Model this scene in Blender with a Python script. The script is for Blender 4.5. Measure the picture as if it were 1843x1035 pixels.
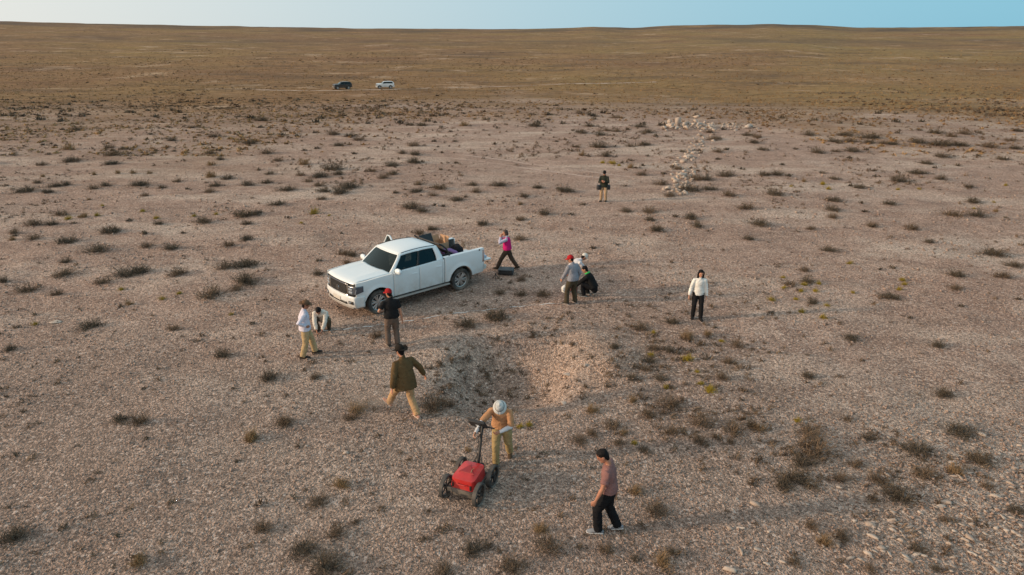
import bpy, bmesh, math, random
import numpy as np
from mathutils import Vector, Matrix

for o in list(bpy.data.objects):
    bpy.data.objects.remove(o, do_unlink=True)
scene = bpy.context.scene
COL = scene.collection
R = math.radians
PI = math.pi
random.seed(7)
rng = np.random.default_rng(11)

# ------------------------------------------------------------------ camera
CAM_H = 8.3                      # drone a little over eight metres up
F_PX = 1229.0                    # 24 mm equivalent lens, in photograph pixels
CX, CY = 921.5, 517.5
PITCH = math.atan((CY - 75.0) / F_PX)
cam_d = bpy.data.cameras.new('camera')
cam_d.lens = 24.0
cam_d.sensor_width = 36.0
cam_d.sensor_fit = 'HORIZONTAL'
cam_d.clip_start = 0.1
cam_d.clip_end = 6000
cam = bpy.data.objects.new('camera', cam_d)
COL.objects.link(cam)
cam.location = (0, 0, CAM_H)
cam.rotation_euler = (PI / 2 - PITCH, 0, 0)
scene.camera = cam

# ------------------------------------------------------------------ world, sun, exposure
SUN_EL = R(14.0)
SHADOW = Vector((1.0, 0.16, 0)).normalized()     # shadows fall to the right
SUN_AZ = math.atan2(-SHADOW.x, -SHADOW.y)        # from +Y, clockwise
world = bpy.data.worlds.new('World')
scene.world = world
world.use_nodes = True
wn = world.node_tree
bg = wn.nodes['Background']
sky = wn.nodes.new('ShaderNodeTexSky')
sky.sky_type = 'NISHITA'
sky.sun_disc = False
sky.sun_elevation = SUN_EL
sky.sun_rotation = SUN_AZ
sky.altitude = 200
sky.air_density = 1.0
sky.dust_density = 1.0
sky.ozone_density = 2.0
# clear dusk air: pale and warm round the low sun, cyan on the far side; the Nishita sky is laid under it
def wnode(ty, **kw):
    n = wn.nodes.new(ty)
    for k, v in kw.items(): setattr(n, k, v)
    return n
tcw = wnode('ShaderNodeTexCoord')
dot = wnode('ShaderNodeVectorMath', operation='DOT_PRODUCT')
nrm_ = wnode('ShaderNodeVectorMath', operation='NORMALIZE')
wn.links.new(tcw.outputs['Generated'], nrm_.inputs[0])
wn.links.new(nrm_.outputs[0], dot.inputs[0])
dot.inputs[1].default_value = (-SHADOW.x * math.cos(SUN_EL), -SHADOW.y * math.cos(SUN_EL), math.sin(SUN_EL))
half = wnode('ShaderNodeMath', operation='MULTIPLY_ADD'); half.inputs[1].default_value = 0.5; half.inputs[2].default_value = 0.5
wn.links.new(dot.outputs['Value'], half.inputs[0])
pw = wnode('ShaderNodeMath', operation='POWER'); pw.inputs[1].default_value = 1.3
wn.links.new(half.outputs[0], pw.inputs[0])
air = wnode('ShaderNodeMix', data_type='RGBA')
air.inputs[6].default_value = (0.13, 0.52, 0.74, 1); air.inputs[7].default_value = (1.25, 1.06, 0.90, 1)
wn.links.new(pw.outputs[0], air.inputs['Factor'])
dim = wnode('ShaderNodeMix', data_type='RGBA', blend_type='MULTIPLY'); dim.inputs['Factor'].default_value = 1.0
dim.inputs[7].default_value = (0.10, 0.10, 0.10, 1)
wn.links.new(sky.outputs[0], dim.inputs[6])
blend = wnode('ShaderNodeMix', data_type='RGBA'); blend.inputs['Factor'].default_value = 0.86
wn.links.new(dim.outputs[2], blend.inputs[6]); wn.links.new(air.outputs[2], blend.inputs[7])
wn.links.new(blend.outputs[2], bg.inputs[0])
bg.inputs[1].default_value = 0.92

sun_d = bpy.data.lights.new('sun', 'SUN')
sun_d.energy = 3.0
sun_d.angle = R(3.0)
sun_d.color = (1.0, 0.76, 0.52)
sun = bpy.data.objects.new('sun', sun_d)
COL.objects.link(sun)
sun_dir = Vector((SHADOW.x * math.cos(SUN_EL), SHADOW.y * math.cos(SUN_EL), -math.sin(SUN_EL)))
sun.rotation_euler = sun_dir.to_track_quat('-Z', 'Y').to_euler()
sun.location = (-40, -6, 12)

vs = scene.view_settings
vs.view_transform = 'Standard'
vs.look = 'None'
vs.gamma = 1.0
vs.use_curve_mapping = False
vs.exposure = 0.1

# ------------------------------------------------------------------ noise
def _h(i, j, seed):
    v = np.sin(i * 127.1 + j * 311.7 + seed * 74.7) * 43758.5453
    return v - np.floor(v)

def vnoise(x, y, seed=0):
    x = np.asarray(x, float); y = np.asarray(y, float)
    i = np.floor(x); j = np.floor(y)
    u = x - i; v = y - j
    u = u * u * (3 - 2 * u); v = v * v * (3 - 2 * v)
    return ((_h(i, j, seed) * (1 - u) + _h(i + 1, j, seed) * u) * (1 - v)
            + (_h(i, j + 1, seed) * (1 - u) + _h(i + 1, j + 1, seed) * u) * v) * 2 - 1

def fbm(x, y, seed=0, octv=4):
    s = 0; a = 0.5; f = 1
    for k in range(octv):
        s = s + a * vnoise(x * f, y * f, seed + k * 13.3)
        a *= 0.5; f *= 2.03
    return s

def noise3(p, seed=0):
    return (vnoise(p[:, 0] + p[:, 2] * 0.71, p[:, 1] - p[:, 2] * 0.67, seed)
            + vnoise(p[:, 0] * 0.8 - p[:, 1] * 0.55, p[:, 2] * 1.1 + 3.1, seed + 5)) * 0.5

def sstep(a, b, x):
    t = np.clip((np.asarray(x, float) - a) / (b - a), 0, 1)
    return t * t * (3 - 2 * t)

# ------------------------------------------------------------------ pixels to directions
CP, SP = math.cos(PITCH), math.sin(PITCH)
def ray(px, py):
    u = (px - CX) / F_PX; v = (py - CY) / F_PX
    return u, CP - v * SP, -(SP + v * CP)          # X, Y, Z

# skyline: elevation of the far rise as a function of X/Y
_sk = [(-300, 34), (0, 38), (150, 42), (400, 46.5), (560, 49.5), (650, 51), (920, 52), (1010, 51), (1070, 48.5), (1140, 49.5),
       (1210, 45.5), (1400, 43.5), (1470, 45), (1530, 49.5), (1700, 49), (1843, 46.5), (2200, 44)]
SK_U = []; SK_T = []
for px, py in _sk:
    x, y, z = ray(px, py)
    SK_U.append(x / y); SK_T.append(z / y)         # height per metre of Y
CREST = 1300.0

TRUCK_C = (-3.16, 21.98)
def terrain(x, y):
    x = np.asarray(x, float); y = np.asarray(y, float)
    z = 0.10 * fbm(x / 5.5, y / 5.5, 3, 3) + 0.16 * vnoise(x / 17.0, y / 17.0, 9) * sstep(24, 45, y)
    z = z + 0.045 * fbm(x / 1.3, y / 1.3, 21, 3) * (1 - sstep(40, 70, y))
    d = np.hypot(x - TRUCK_C[0], y - TRUCK_C[1])
    z = z * (0.12 + 0.88 * sstep(2.6, 5.0, d))
    dc = np.hypot(x + 0.85, y - 11.2)
    z = z * (0.25 + 0.75 * sstep(0.7, 1.6, dc))
    # dug pit, its shaded west bank and the spoil thrown out on the east side
    wob = 0.34 * fbm(x / 0.9, y / 0.9, 31, 4)
    e = np.hypot((x - 0.0 - 0.25 * (y - 16.3)) / 1.75, (y - 16.3) / 1.75) + wob
    z = z - 0.55 * np.exp(-(np.maximum(e, 0) ** 2.6))
    e2 = np.hypot((x + 1.9) / 0.9, (y - 16.9) / 2.2) + wob
    z = z + 0.24 * np.exp(-(e2 ** 2))
    e3 = np.hypot((x - 2.35) / 1.05, (y - 17.4) / 1.8) + wob
    z = z + 0.26 * np.exp(-(e3 ** 2))
    e4 = np.hypot((x - 0.6) / 1.2, (y - 18.9) / 0.8) + wob
    z = z + 0.18 * np.exp(-(e4 ** 2))
    pm = np.exp(-(np.hypot((x - 0.6) / 3.2, (y - 17.0) / 2.4) ** 4))
    z = z + pm * (0.15 * fbm(x / 0.55, y / 0.55, 35, 3) - 0.03)
    # rocky knoll in the lower right corner
    z = z + 0.16 * sstep(6.0, 9.5, x) * (1 - sstep(12, 16, y)) * (0.6 + 0.4 * fbm(x / 1.5, y / 1.5, 77, 2))
    # plain undulates further out, then climbs to the skyline
    z = z + 0.45 * fbm(x / 45.0, y / 38.0, 51, 3) * sstep(60, 130, y)
    t = np.interp(x / np.maximum(y, 1.0), SK_U, SK_T)
    k = np.clip((y - 170) / (CREST - 170), 0, 1)
    dip = 3.4 * sstep(62, 185, y)
    rise = (CAM_H + 3.4 + CREST * t) * k ** 1.25 - dip
    z = z + rise + 2.2 * fbm(x / 170.0, y / 120.0, 61, 3) * sstep(220, 480, y) * (1 - sstep(900, CREST, y))
    z = z + 1.2 * fbm(x / 45.0, y / 45.0, 64, 2) * sstep(900, CREST, y)
    z = z - 0.06 * np.maximum(y - CREST, 0)
    return z

def tz(x, y):
    return float(terrain(np.array([x]), np.array([y]))[0])

def gp(px, py):
    """ground point under a photograph pixel"""
    x, y, z = ray(px, py)
    g = 0.0
    for _ in range(14):
        t = (CAM_H - g) / (-z)
        g = 0.5 * g + 0.5 * tz(x * t, y * t)
    t = (CAM_H - g) / (-z)
    return Vector((x * t, y * t, tz(x * t, y * t)))

def gp_many(P, it=14):
    P = np.asarray(P, float)
    u = (P[:, 0] - CX) / F_PX; v = (P[:, 1] - CY) / F_PX
    y = CP - v * SP; z = -(SP + v * CP)
    g = np.zeros(len(P))
    for _ in range(it):
        t = (CAM_H - g) / (-z)
        g = 0.5 * g + 0.5 * terrain(u * t, y * t)
    t = (CAM_H - g) / (-z)
    return np.stack([u * t, y * t, terrain(u * t, y * t)], 1)

# ------------------------------------------------------------------ object helpers
def tag(o, label=None, cat=None, group=None, kind=None):
    if label: o['label'] = label
    if cat: o['category'] = cat
    if group: o['group'] = group
    if kind: o['kind'] = kind
    return o

def empty(name, loc=(0, 0, 0), rz=0.0, parent=None):
    o = bpy.data.objects.new(name, None)
    o.empty_display_size = 0.2
    COL.objects.link(o)
    o.location = loc
    o.rotation_euler = (0, 0, rz)
    if parent: o.parent = parent
    return o

def link_mesh(name, me, mat, parent=None, smooth=None):
    if mat is not None and len(me.materials) == 0:
        me.materials.append(mat)
    if smooth is not None:
        me.polygons.foreach_set('use_smooth', [True] * len(me.polygons))
        if smooth < 179: me.set_sharp_from_angle(angle=R(smooth))
    o = bpy.data.objects.new(name, me)
    COL.objects.link(o)
    if parent: o.parent = parent
    return o

def np_mesh(name, V, F):
    """fast mesh from numpy arrays, F is (n,3) or (n,4)"""
    me = bpy.data.meshes.new(name)
    n, k = F.shape
    me.vertices.add(len(V)); me.vertices.foreach_set('co', np.ascontiguousarray(V, dtype=np.float32).ravel())
    me.loops.add(n * k); me.loops.foreach_set('vertex_index', np.ascontiguousarray(F, dtype=np.int32).ravel())
    me.polygons.add(n)
    me.polygons.foreach_set('loop_start', np.arange(0, n * k, k, dtype=np.int32))
    me.update(calc_edges=True)
    return me

class MB:
    """collects shapes into one mesh"""
    def __init__(s): s.v = []; s.f = []
    def add(s, V, F):
        b = len(s.v)
        s.v += [tuple(p) for p in V]
        s.f += [tuple(i + b for i in f) for f in F]
        return s
    def box(s, c, d, M=None):
        c = Vector(c); hx, hy, hz = d[0] / 2, d[1] / 2, d[2] / 2
        P = [Vector((x, y, z)) for x in (-hx, hx) for y in (-hy, hy) for z in (-hz, hz)]
        if M is not None: P = [M @ p for p in P]
        P = [p + c for p in P]
        return s.add(P, [(0, 1, 3, 2), (4, 6, 7, 5), (0, 4, 5, 1), (2, 3, 7, 6), (0, 2, 6, 4), (1, 5, 7, 3)])
    def grid(s, fn, us, ws, skip=None):
        V = [fn(u, w) for w in ws for u in us]
        n = len(us); F = []
        for j in range(len(ws) - 1):
            for i in range(n - 1):
                if skip and skip((us[i] + us[i + 1]) / 2, (ws[j] + ws[j + 1]) / 2): continue
                F.append((j * n + i, j * n + i + 1, (j + 1) * n + i + 1, (j + 1) * n + i))
        return s.add(V, F)
    def lathe(s, prof, c, axis, n=24, up=None, closed=False):
        """prof: (radius, along) list about axis"""
        a = Vector(axis).normalized()
        u = a.orthogonal().normalized(); w = a.cross(u)
        c = Vector(c); V = []; m = len(prof)
        for k in range(n):
            d = u * math.cos(2 * PI * k / n) + w * math.sin(2 * PI * k / n)
            for r, z in prof: V.append(c + d * r + a * z)
        F = []
        for k in range(n):
            k2 = (k + 1) % n
            for i in range(m - 1 if not closed else m):
                i2 = (i + 1) % m
                F.append((k * m + i, k2 * m + i, k2 * m + i2, k * m + i2))
        return s.add(V, F)
    def tube(s, pts, side=(1, 0, 0), n=12, cap=True):
        """pts: (pos, rx, ry); elliptical sections, rounded closed ends"""
        pts = [(Vector(p), a, b) for p, a, b in pts]
        P = [p for p, a, b in pts]
        T = []
        for i in range(len(P)):
            t = (P[min(i + 1, len(P) - 1)] - P[max(i - 1, 0)])
            T.append(t.normalized() if t.length > 1e-9 else Vector((0, 0, 1)))
        rings = [(P[i], pts[i][1], pts[i][2], T[i]) for i in range(len(P))]
        if cap:
            def ends(r, sg):
                p, a, b, t = r; m = min(a, b)
                return [(p + t * sg * m * math.sin(q), a * math.cos(q) + 1e-4, b * math.cos(q) + 1e-4, t) for q in (0.55, 1.1, 1.5)]
            rings = ends(rings[0], -1)[::-1] + rings + ends(rings[-1], 1)
        V = []; sd0 = Vector(side)
        for p, a, b, t in rings:
            sd = sd0 - t * sd0.dot(t)
            if sd.length < 1e-4: sd = t.orthogonal()
            sd.normalize(); sd0 = sd
            nm = t.cross(sd)
            for k in range(n):
                q = 2 * PI * k / n
                V.append(p + sd * a * math.cos(q) + nm * b * math.sin(q))
        F = []
        m = len(rings)
        for j in range(m - 1):
            for k in range(n):
                k2 = (k + 1) % n
                F.append((j * n + k, j * n + k2, (j + 1) * n + k2, (j + 1) * n + k))
        F.append(tuple(range(n))[::-1]); F.append(tuple(range((m - 1) * n, m * n)))
        return s.add(V, F)
    def ball(s, c, r, n=12, m=8, M=None):
        c = Vector(c); V = []
        rr = r if hasattr(r, '__len__') else (r, r, r)
        for j in range(1, m):
            a = PI * j / m
            for k in range(n):
                q = 2 * PI * k / n
                p = Vector((rr[0] * math.sin(a) * math.cos(q), rr[1] * math.sin(a) * math.sin(q), rr[2] * math.cos(a)))
                V.append(c + (M @ p if M is not None else p))
        F = [(j * n + k, (j + 1) * n + k, (j + 1) * n + (k + 1) % n, j * n + (k + 1) % n) for j in range(m - 2) for k in range(n)]
        t = len(V)
        pt = Vector((0, 0, rr[2])); V += [c + (M @ pt if M is not None else pt), c - (M @ pt if M is not None else pt)]
        F += [(k, (k + 1) % n, t) for k in range(n)] + [((m - 2) * n + (k + 1) % n, (m - 2) * n + k, t + 1) for k in range(n)]
        return s.add(V, F)
    def mesh(s, name):
        me = bpy.data.meshes.new(name)
        me.from_pydata([tuple(p) for p in s.v], [], s.f)
        me.update()
        return me
    def build(s, name, mat, parent=None, smooth=35, bevel=0, solid=0, fix=True):
        me = s.mesh(name)
        if fix:
            bm = bmesh.new(); bm.from_mesh(me)
            bmesh.ops.recalc_face_normals(bm, faces=bm.faces)
            bm.to_mesh(me); bm.free()
        o = link_mesh(name, me, mat, parent, smooth)
        if solid:
            md = o.modifiers.new('solid', 'SOLIDIFY'); md.thickness = solid; md.offset = 0
        if bevel:
            md = o.modifiers.new('bevel', 'BEVEL'); md.width = bevel; md.segments = 2; md.limit_method = 'ANGLE'
        return o

def lerp(a, b, t): return a + (b - a) * t
def lin(a, b, n): return [a + (b - a) * i / (n - 1) for i in range(n)]

# ------------------------------------------------------------------ materials
class NT:
    def __init__(s, name):
        s.m = bpy.data.materials.new(name); s.m.use_nodes = True
        s.t = s.m.node_tree; s.n = s.t.nodes
        s.b = s.n['Principled BSDF']
    def node(s, ty, **kw):
        n = s.n.new(ty)
        for k, v in kw.items(): setattr(n, k, v)
        return n
    def l(s, a, b): s.t.links.new(a, b)
    def noise(s, vec, scale, detail=3, rough=0.55):
        n = s.node('ShaderNodeTexNoise'); n.inputs['Scale'].default_value = scale
        n.inputs['Detail'].default_value = detail; n.inputs['Roughness'].default_value = rough
        if vec is not None: s.l(vec, n.inputs['Vector'])
        return n.outputs['Fac']
    def ramp(s, fac, a, b, ca=(0, 0, 0), cb=(1, 1, 1)):
        r = s.node('ShaderNodeValToRGB'); e = r.color_ramp.elements
        e[0].position = a; e[1].position = b; e[0].color = (*ca, 1); e[1].color = (*cb, 1)
        s.l(fac, r.inputs[0]); return r.outputs[0]
    def mix(s, fac, a, b, mode='MIX'):
        m = s.node('ShaderNodeMix', data_type='RGBA', blend_type=mode)
        for sock, v in ((m.inputs['Factor'], fac), (m.inputs[6], a), (m.inputs[7], b)):
            if isinstance(v, (int, float)): sock.default_value = v
            elif isinstance(v, tuple): sock.default_value = (*v, 1)
            else: s.l(v, sock)
        return m.outputs[2]
    def math(s, op, a, b=0.0, clamp=False):
        m = s.node('ShaderNodeMath', operation=op, use_clamp=clamp)
        for sock, v in ((m.inputs[0], a), (m.inputs[1], b)):
            if isinstance(v, (int, float)): sock.default_value = v
            else: s.l(v, sock)
        return m.outputs[0]
    def bump(s, h, strength=0.3, dist=0.01, nrm=None):
        b = s.node('ShaderNodeBump'); b.inputs['Strength'].default_value = strength
        b.inputs['Distance'].default_value = dist; s.l(h, b.inputs['Height'])
        if nrm is not None: s.l(nrm, b.inputs['Normal'])
        return b.outputs[0]

def simple(name, col, rough=0.6, metal=0.0, var=0.12, scale=8.0, bump=0.0, coat=0.0, dust=None, spec=None):
    m = NT(name)
    tc = m.node('ShaderNodeTexCoord').outputs['Object']
    f = m.noise(tc, scale, 4)
    c = m.mix(m.ramp(f, 0.3, 0.7), tuple(x * (1 - var) for x in col), tuple(min(1, x * (1 + var)) for x in col))
    if dust:
        f2 = m.ramp(m.noise(tc, scale * 0.35, 4), 0.40, 0.72)
        c = m.mix(m.math('MULTIPLY', f2, dust), c, (0.36, 0.29, 0.23))
    m.l(c, m.b.inputs['Base Color'])
    m.b.inputs['Roughness'].default_value = rough
    m.b.inputs['Metallic'].default_value = metal
    if spec is not None: m.b.inputs['Specular IOR Level'].default_value = spec
    if coat: m.b.inputs['Coat Weight'].default_value = coat
    if bump: m.l(m.bump(m.noise(tc, scale * 9, 3), 0.6, bump), m.b.inputs['Normal'])
    return m.m

_cl = {}
def cloth(col, var=0.14):
    k = tuple(round(c, 3) for c in col)
    if k not in _cl: _cl[k] = simple('cloth', col, 0.9, var=var, scale=9, bump=0.004, spec=0.15)
    return _cl[k]
# ------------------------------------------------------------------ ground
def steppe_mask(x, y):
    """0 on the bare gravel flat, 1 where the dry steppe grass closes up"""
    w = fbm(x / 16.0, y / 22.0, 41, 4)
    edge = 84 + 9 * np.sin(x / 19.0 + 0.6) - 0.0 * x + 15 * np.exp(-((x - 2) / 28.0) ** 2) - 10 * np.exp(-((x - 75) / 30) ** 2) - 14 * np.exp(-((x + 70) / 28) ** 2)
    return sstep(-46, 62, y - edge + 66 * w)

us = np.linspace(-1.25, 1.25, 350)
rows = [2.0]
while rows[-1] < 1750: rows.append(rows[-1] + 0.0076 * (rows[-1] + 10))
rows = np.array(rows)
YY, UU = np.meshgrid(rows, us, indexing='ij')
XX = UU * (YY + 12)
ZZ = terrain(XX.ravel(), YY.ravel())
V = np.stack([XX.ravel(), YY.ravel(), ZZ], 1)
nr, nc = XX.shape
ii = (np.arange(nr - 1)[:, None] * nc + np.arange(nc - 1)[None, :]).ravel()
F = np.stack([ii, ii + 1, ii + nc + 1, ii + nc], 1)
me = np_mesh('ground', V, F)
at = me.attributes.new('steppe', 'FLOAT', 'POINT')
at.data.foreach_set('value', steppe_mask(XX.ravel(), YY.ravel()).astype(np.float32))
# freshly dug earth round the pit
pe = np.exp(-(np.hypot((XX.ravel() - 1.9) / 1.35, (YY.ravel() - 17.2) / 2.1) ** 2.2))
at = me.attributes.new('spoil', 'FLOAT', 'POINT')
at.data.foreach_set('value', pe.astype(np.float32))
# rocky pale ground in the lower right corner
rk = sstep(4.0, 9.0, XX.ravel() + 1.5 * fbm(XX.ravel() / 2, YY.ravel() / 2, 88, 2)) * (1 - sstep(11.5, 16.5, YY.ravel()))
at = me.attributes.new('rocky', 'FLOAT', 'POINT')
at.data.foreach_set('value', rk.astype(np.float32))
# grey plant litter east of the pit
lt = 0.8 * np.exp(-(np.hypot((XX.ravel() + 0.9) / 1.3, (YY.ravel() - 16.4) / 1.7) ** 3)) + np.exp(-(np.hypot((XX.ravel() - 4.2) / 2.3, (YY.ravel() - 16.6) / 3.6) ** 3)) + 0.7 * np.exp(-(np.hypot((XX.ravel() - 7.5) / 3.0, (YY.ravel() - 21.8) / 2.0) ** 3))
at = me.attributes.new('ridge', 'FLOAT', 'POINT')
at.data.foreach_set('value', (sstep(950, 1120, YY.ravel()) + 0.6 * sstep(520, 600, YY.ravel()) * (1 - sstep(640, 740, YY.ravel()))).astype(np.float32))
at = me.attributes.new('olive', 'FLOAT', 'POINT')
at.data.foreach_set('value', np.clip(sstep(-40, 130, XX.ravel()) * (0.5 + 0.9 * fbm(XX.ravel() / 70, YY.ravel() / 90, 43, 4)) , 0, 1).astype(np.float32))
at = me.attributes.new('near_falloff', 'FLOAT', 'POINT')  # vignetting and view-angle darkening painted into the foreground soil colour
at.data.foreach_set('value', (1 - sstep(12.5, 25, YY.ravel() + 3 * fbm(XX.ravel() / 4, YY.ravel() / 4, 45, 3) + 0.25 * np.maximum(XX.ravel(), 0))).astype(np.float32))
at = me.attributes.new('litter', 'FLOAT', 'POINT')
at.data.foreach_set('value', lt.astype(np.float32))

m = NT('gravel_ground')
pos = m.node('ShaderNodeNewGeometry').outputs['Position']
def attr(name):
    a = m.node('ShaderNodeAttribute'); a.attribute_name = name; return a.outputs['Fac']
A, B_, C_ = (0.400, 0.272, 0.216), (0.470, 0.332, 0.268), (0.285, 0.188, 0.148)
c = m.mix(m.ramp(m.noise(pos, 0.16, 5, 0.6), 0.35, 0.68), A, B_)
c = m.mix(m.ramp(m.noise(pos, 0.9, 5, 0.65), 0.38, 0.72), c, C_)
c = m.mix(m.math('MULTIPLY', m.ramp(m.noise(pos, 0.33, 4, 0.6), 0.55, 0.72), 0.55), c, (0.56, 0.445, 0.375))
mpv = m.node('ShaderNodeMapping'); mpv.inputs['Scale'].default_value = (0.10, 0.24, 1); mpv.inputs['Rotation'].default_value = (0, 0, 0.35); m.l(pos, mpv.inputs['Vector'])
c = m.mix(m.math('MULTIPLY', m.ramp(m.noise(mpv.outputs[0], 1.0, 6, 0.62), 0.48, 0.66), 0.72), c, (0.60, 0.475, 0.395))
c = m.mix(m.math('MULTIPLY', m.ramp(m.noise(mpv.outputs[0], 2.7, 6, 0.66), 0.52, 0.68), 0.6), c, (0.225, 0.155, 0.124))
c = m.mix(m.math('MULTIPLY', attr('near_falloff'), 0.55), c, (0.265, 0.205, 0.172))
c = m.mix(m.math('MULTIPLY', attr('spoil'), 0.6), c, (0.50, 0.355, 0.275))
c = m.mix(m.math('MULTIPLY', attr('litter'), m.ramp(m.noise(pos, 2.2, 5, 0.7), 0.42, 0.62)), c, (0.23, 0.165, 0.130))
c = m.mix(m.math('MULTIPLY', attr('rocky'), 0.55), c, (0.46, 0.385, 0.33))
# gravel, two sizes
def gravel(scale, seed):
    v = m.node('ShaderNodeTexVoronoi'); v.inputs['Scale'].default_value = scale
    mp = m.node('ShaderNodeMapping'); mp.inputs['Location'].default_value = (seed, seed * 2, 0)
    m.l(pos, mp.inputs['Vector'])
    nz = m.node('ShaderNodeTexNoise'); nz.inputs['Scale'].default_value = scale * 0.6
    m.l(mp.outputs[0], nz.inputs['Vector'])
    ad = m.node('ShaderNodeMix', data_type='VECTOR'); ad.inputs['Factor'].default_value = 0.06
    m.l(mp.outputs[0], ad.inputs[4]); m.l(nz.outputs['Color'], ad.inputs[5])
    m.l(mp.outputs[0], v.inputs['Vector'])
    sx = m.node('ShaderNodeSeparateColor'); m.l(v.outputs['Color'], sx.inputs[0])
    return v.outputs['Distance'], sx.outputs[0], sx.outputs[1]
d1, r1, g1 = gravel(19.0, 3.0)
d2, r2, g2 = gravel(55.0, 9.0)
c = m.mix(m.ramp(r1, 0.0, 1.0), m.mix(1.0, c, (0.55, 0.54, 0.53), 'MULTIPLY'), m.mix(1.0, c, (1.50, 1.49, 1.46), 'MULTIPLY'))
c = m.mix(m.ramp(r2, 0.0, 1.0), m.mix(1.0, c, (0.58, 0.58, 0.58), 'MULTIPLY'), m.mix(1.0, c, (1.46, 1.45, 1.43), 'MULTIPLY'))
c = m.mix(m.ramp(g1, 0.93, 0.96), c, (0.62, 0.48, 0.40))
c = m.mix(m.ramp(g2, 0.90, 0.93), c, (0.15, 0.115, 0.095))
# dry steppe
st = attr('steppe')
s1 = m.mix(m.ramp(m.noise(pos, 0.021, 6, 0.68), 0.36, 0.66), (0.250, 0.140, 0.076), (0.345, 0.205, 0.100))
s1 = m.mix(m.ramp(m.noise(pos, 0.0065, 4, 0.6), 0.45, 0.68), s1, (0.335, 0.215, 0.088))
s1 = m.mix(m.math('MULTIPLY', m.ramp(m.noise(pos, 0.22, 6, 0.75), 0.50, 0.62), 0.75), s1, m.mix(1.0, s1, (0.52, 0.50, 0.48), 'MULTIPLY'))
s1 = m.mix(m.math('MULTIPLY', attr('olive'), 0.7), s1, (0.315, 0.215, 0.088))
smp = m.node('ShaderNodeMapping'); smp.inputs['Scale'].default_value = (0.018, 0.05, 1); m.l(pos, smp.inputs['Vector'])
s1 = m.mix(m.math('MULTIPLY', m.ramp(m.noise(smp.outputs[0], 1.0, 6, 0.7), 0.50, 0.66), 0.8), s1, (0.150, 0.098, 0.062))
s1 = m.mix(m.ramp(m.noise(pos, 0.42, 5, 0.7), 0.42, 0.66), s1, m.mix(1.0, s1, (0.60, 0.58, 0.55), 'MULTIPLY'))
s1 = m.mix(m.ramp(m.noise(pos, 0.11, 5, 0.7), 0.55, 0.75), s1, m.mix(1.0, s1, (1.5, 1.4, 1.35), 'MULTIPLY'))
s1 = m.mix(m.ramp(m.noise(pos, 0.035, 6, 0.75), 0.56, 0.68), s1, (0.46, 0.315, 0.205))
s1 = m.mix(m.math('MULTIPLY', attr('ridge'), m.ramp(m.noise(pos, 0.012, 5, 0.7), 0.40, 0.60)), s1, (0.115, 0.080, 0.056))
s1 = m.mix(m.ramp(m.noise(smp.outputs[0], 2.3, 5, 0.7), 0.66, 0.72), s1, (0.52, 0.38, 0.27))
c = m.mix(st, c, s1)
m.l(c, m.b.inputs['Base Color'])
m.b.inputs['Roughness'].default_value = 0.95
m.b.inputs['Specular IOR Level'].default_value = 0.12
inv = m.math('SUBTRACT', 1.0, m.ramp(d1, 0.0, 0.6))
inv2 = m.math('SUBTRACT', 1.0, m.ramp(d2, 0.0, 0.6))
hgt = m.math('ADD', m.math('MULTIPLY', inv, m.math('ADD', r1, 0.2)), m.math('MULTIPLY', inv2, 0.35))
hgt = m.math('ADD', hgt, m.math('MULTIPLY', m.noise(pos, 2.2, 5, 0.7), 1.5))
m.l(m.bump(hgt, 0.9, 0.045), m.b.inputs['Normal'])
GROUND_MAT = m.m
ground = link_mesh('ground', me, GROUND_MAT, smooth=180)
tag(ground, 'stony desert plain with bare gravel flat and dry brown steppe rising behind', None, kind='structure')

# ------------------------------------------------------------------ wheel tracks
def strip(name, path, width, mat, label, seed, dz=0.02, gap=0.0):
    """one worn track following the terrain, ragged edges"""
    P = []
    for a, b in zip(path[:-1], path[1:]):
        n = max(2, int((Vector(b) - Vector(a)).length / 0.8))
        for k in range(n): P.append((lerp(a[0], b[0], k / n), lerp(a[1], b[1], k / n)))
    P = np.array(P + [path[-1]], float)
    s = np.arange(len(P))
    T = np.gradient(P, axis=0); T /= np.linalg.norm(T, axis=1)[:, None]
    N = np.stack([-T[:, 1], T[:, 0]], 1)
    P = P + N * (0.5 * vnoise(s / 14.0, s * 0, seed))[:, None]
    mb = MB()
    for off in ((-gap, gap) if gap else (0.0,)):
        brk = vnoise(s / 6.0, s * 0 + 0.5 + off, seed + 4)
        wd = width * (0.75 + 0.5 * vnoise(s / 2.5, s * 0 + off, seed + 1))
        ed = {sg: 1 + 0.25 * vnoise(s / 1.3, s * 0 + sg * 3.0 + off, seed + 2) for sg in (-1, 0, 1)}
        for k in range(len(P) - 1):
            if brk[k] < -0.55: continue
            q = []
            for kk in (k, k + 1):
                for sg in (-1, 0, 1):
                    p = P[kk] + N[kk] * (off + sg * wd[kk] * ed[sg][kk] / 2)
                    q.append((p[0], p[1], 0.0))
            mb.add(q, [(0, 1, 4, 3), (1, 2, 5, 4)])
    xy = np.array(mb.v); zz = terrain(xy[:, 0], xy[:, 1]) + dz
    mb.v = [(a[0], a[1], float(b)) for a, b in zip(xy, zz)]
    o = mb.build(name, mat, smooth=180)
    return tag(o, label, None, kind='structure')

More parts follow.
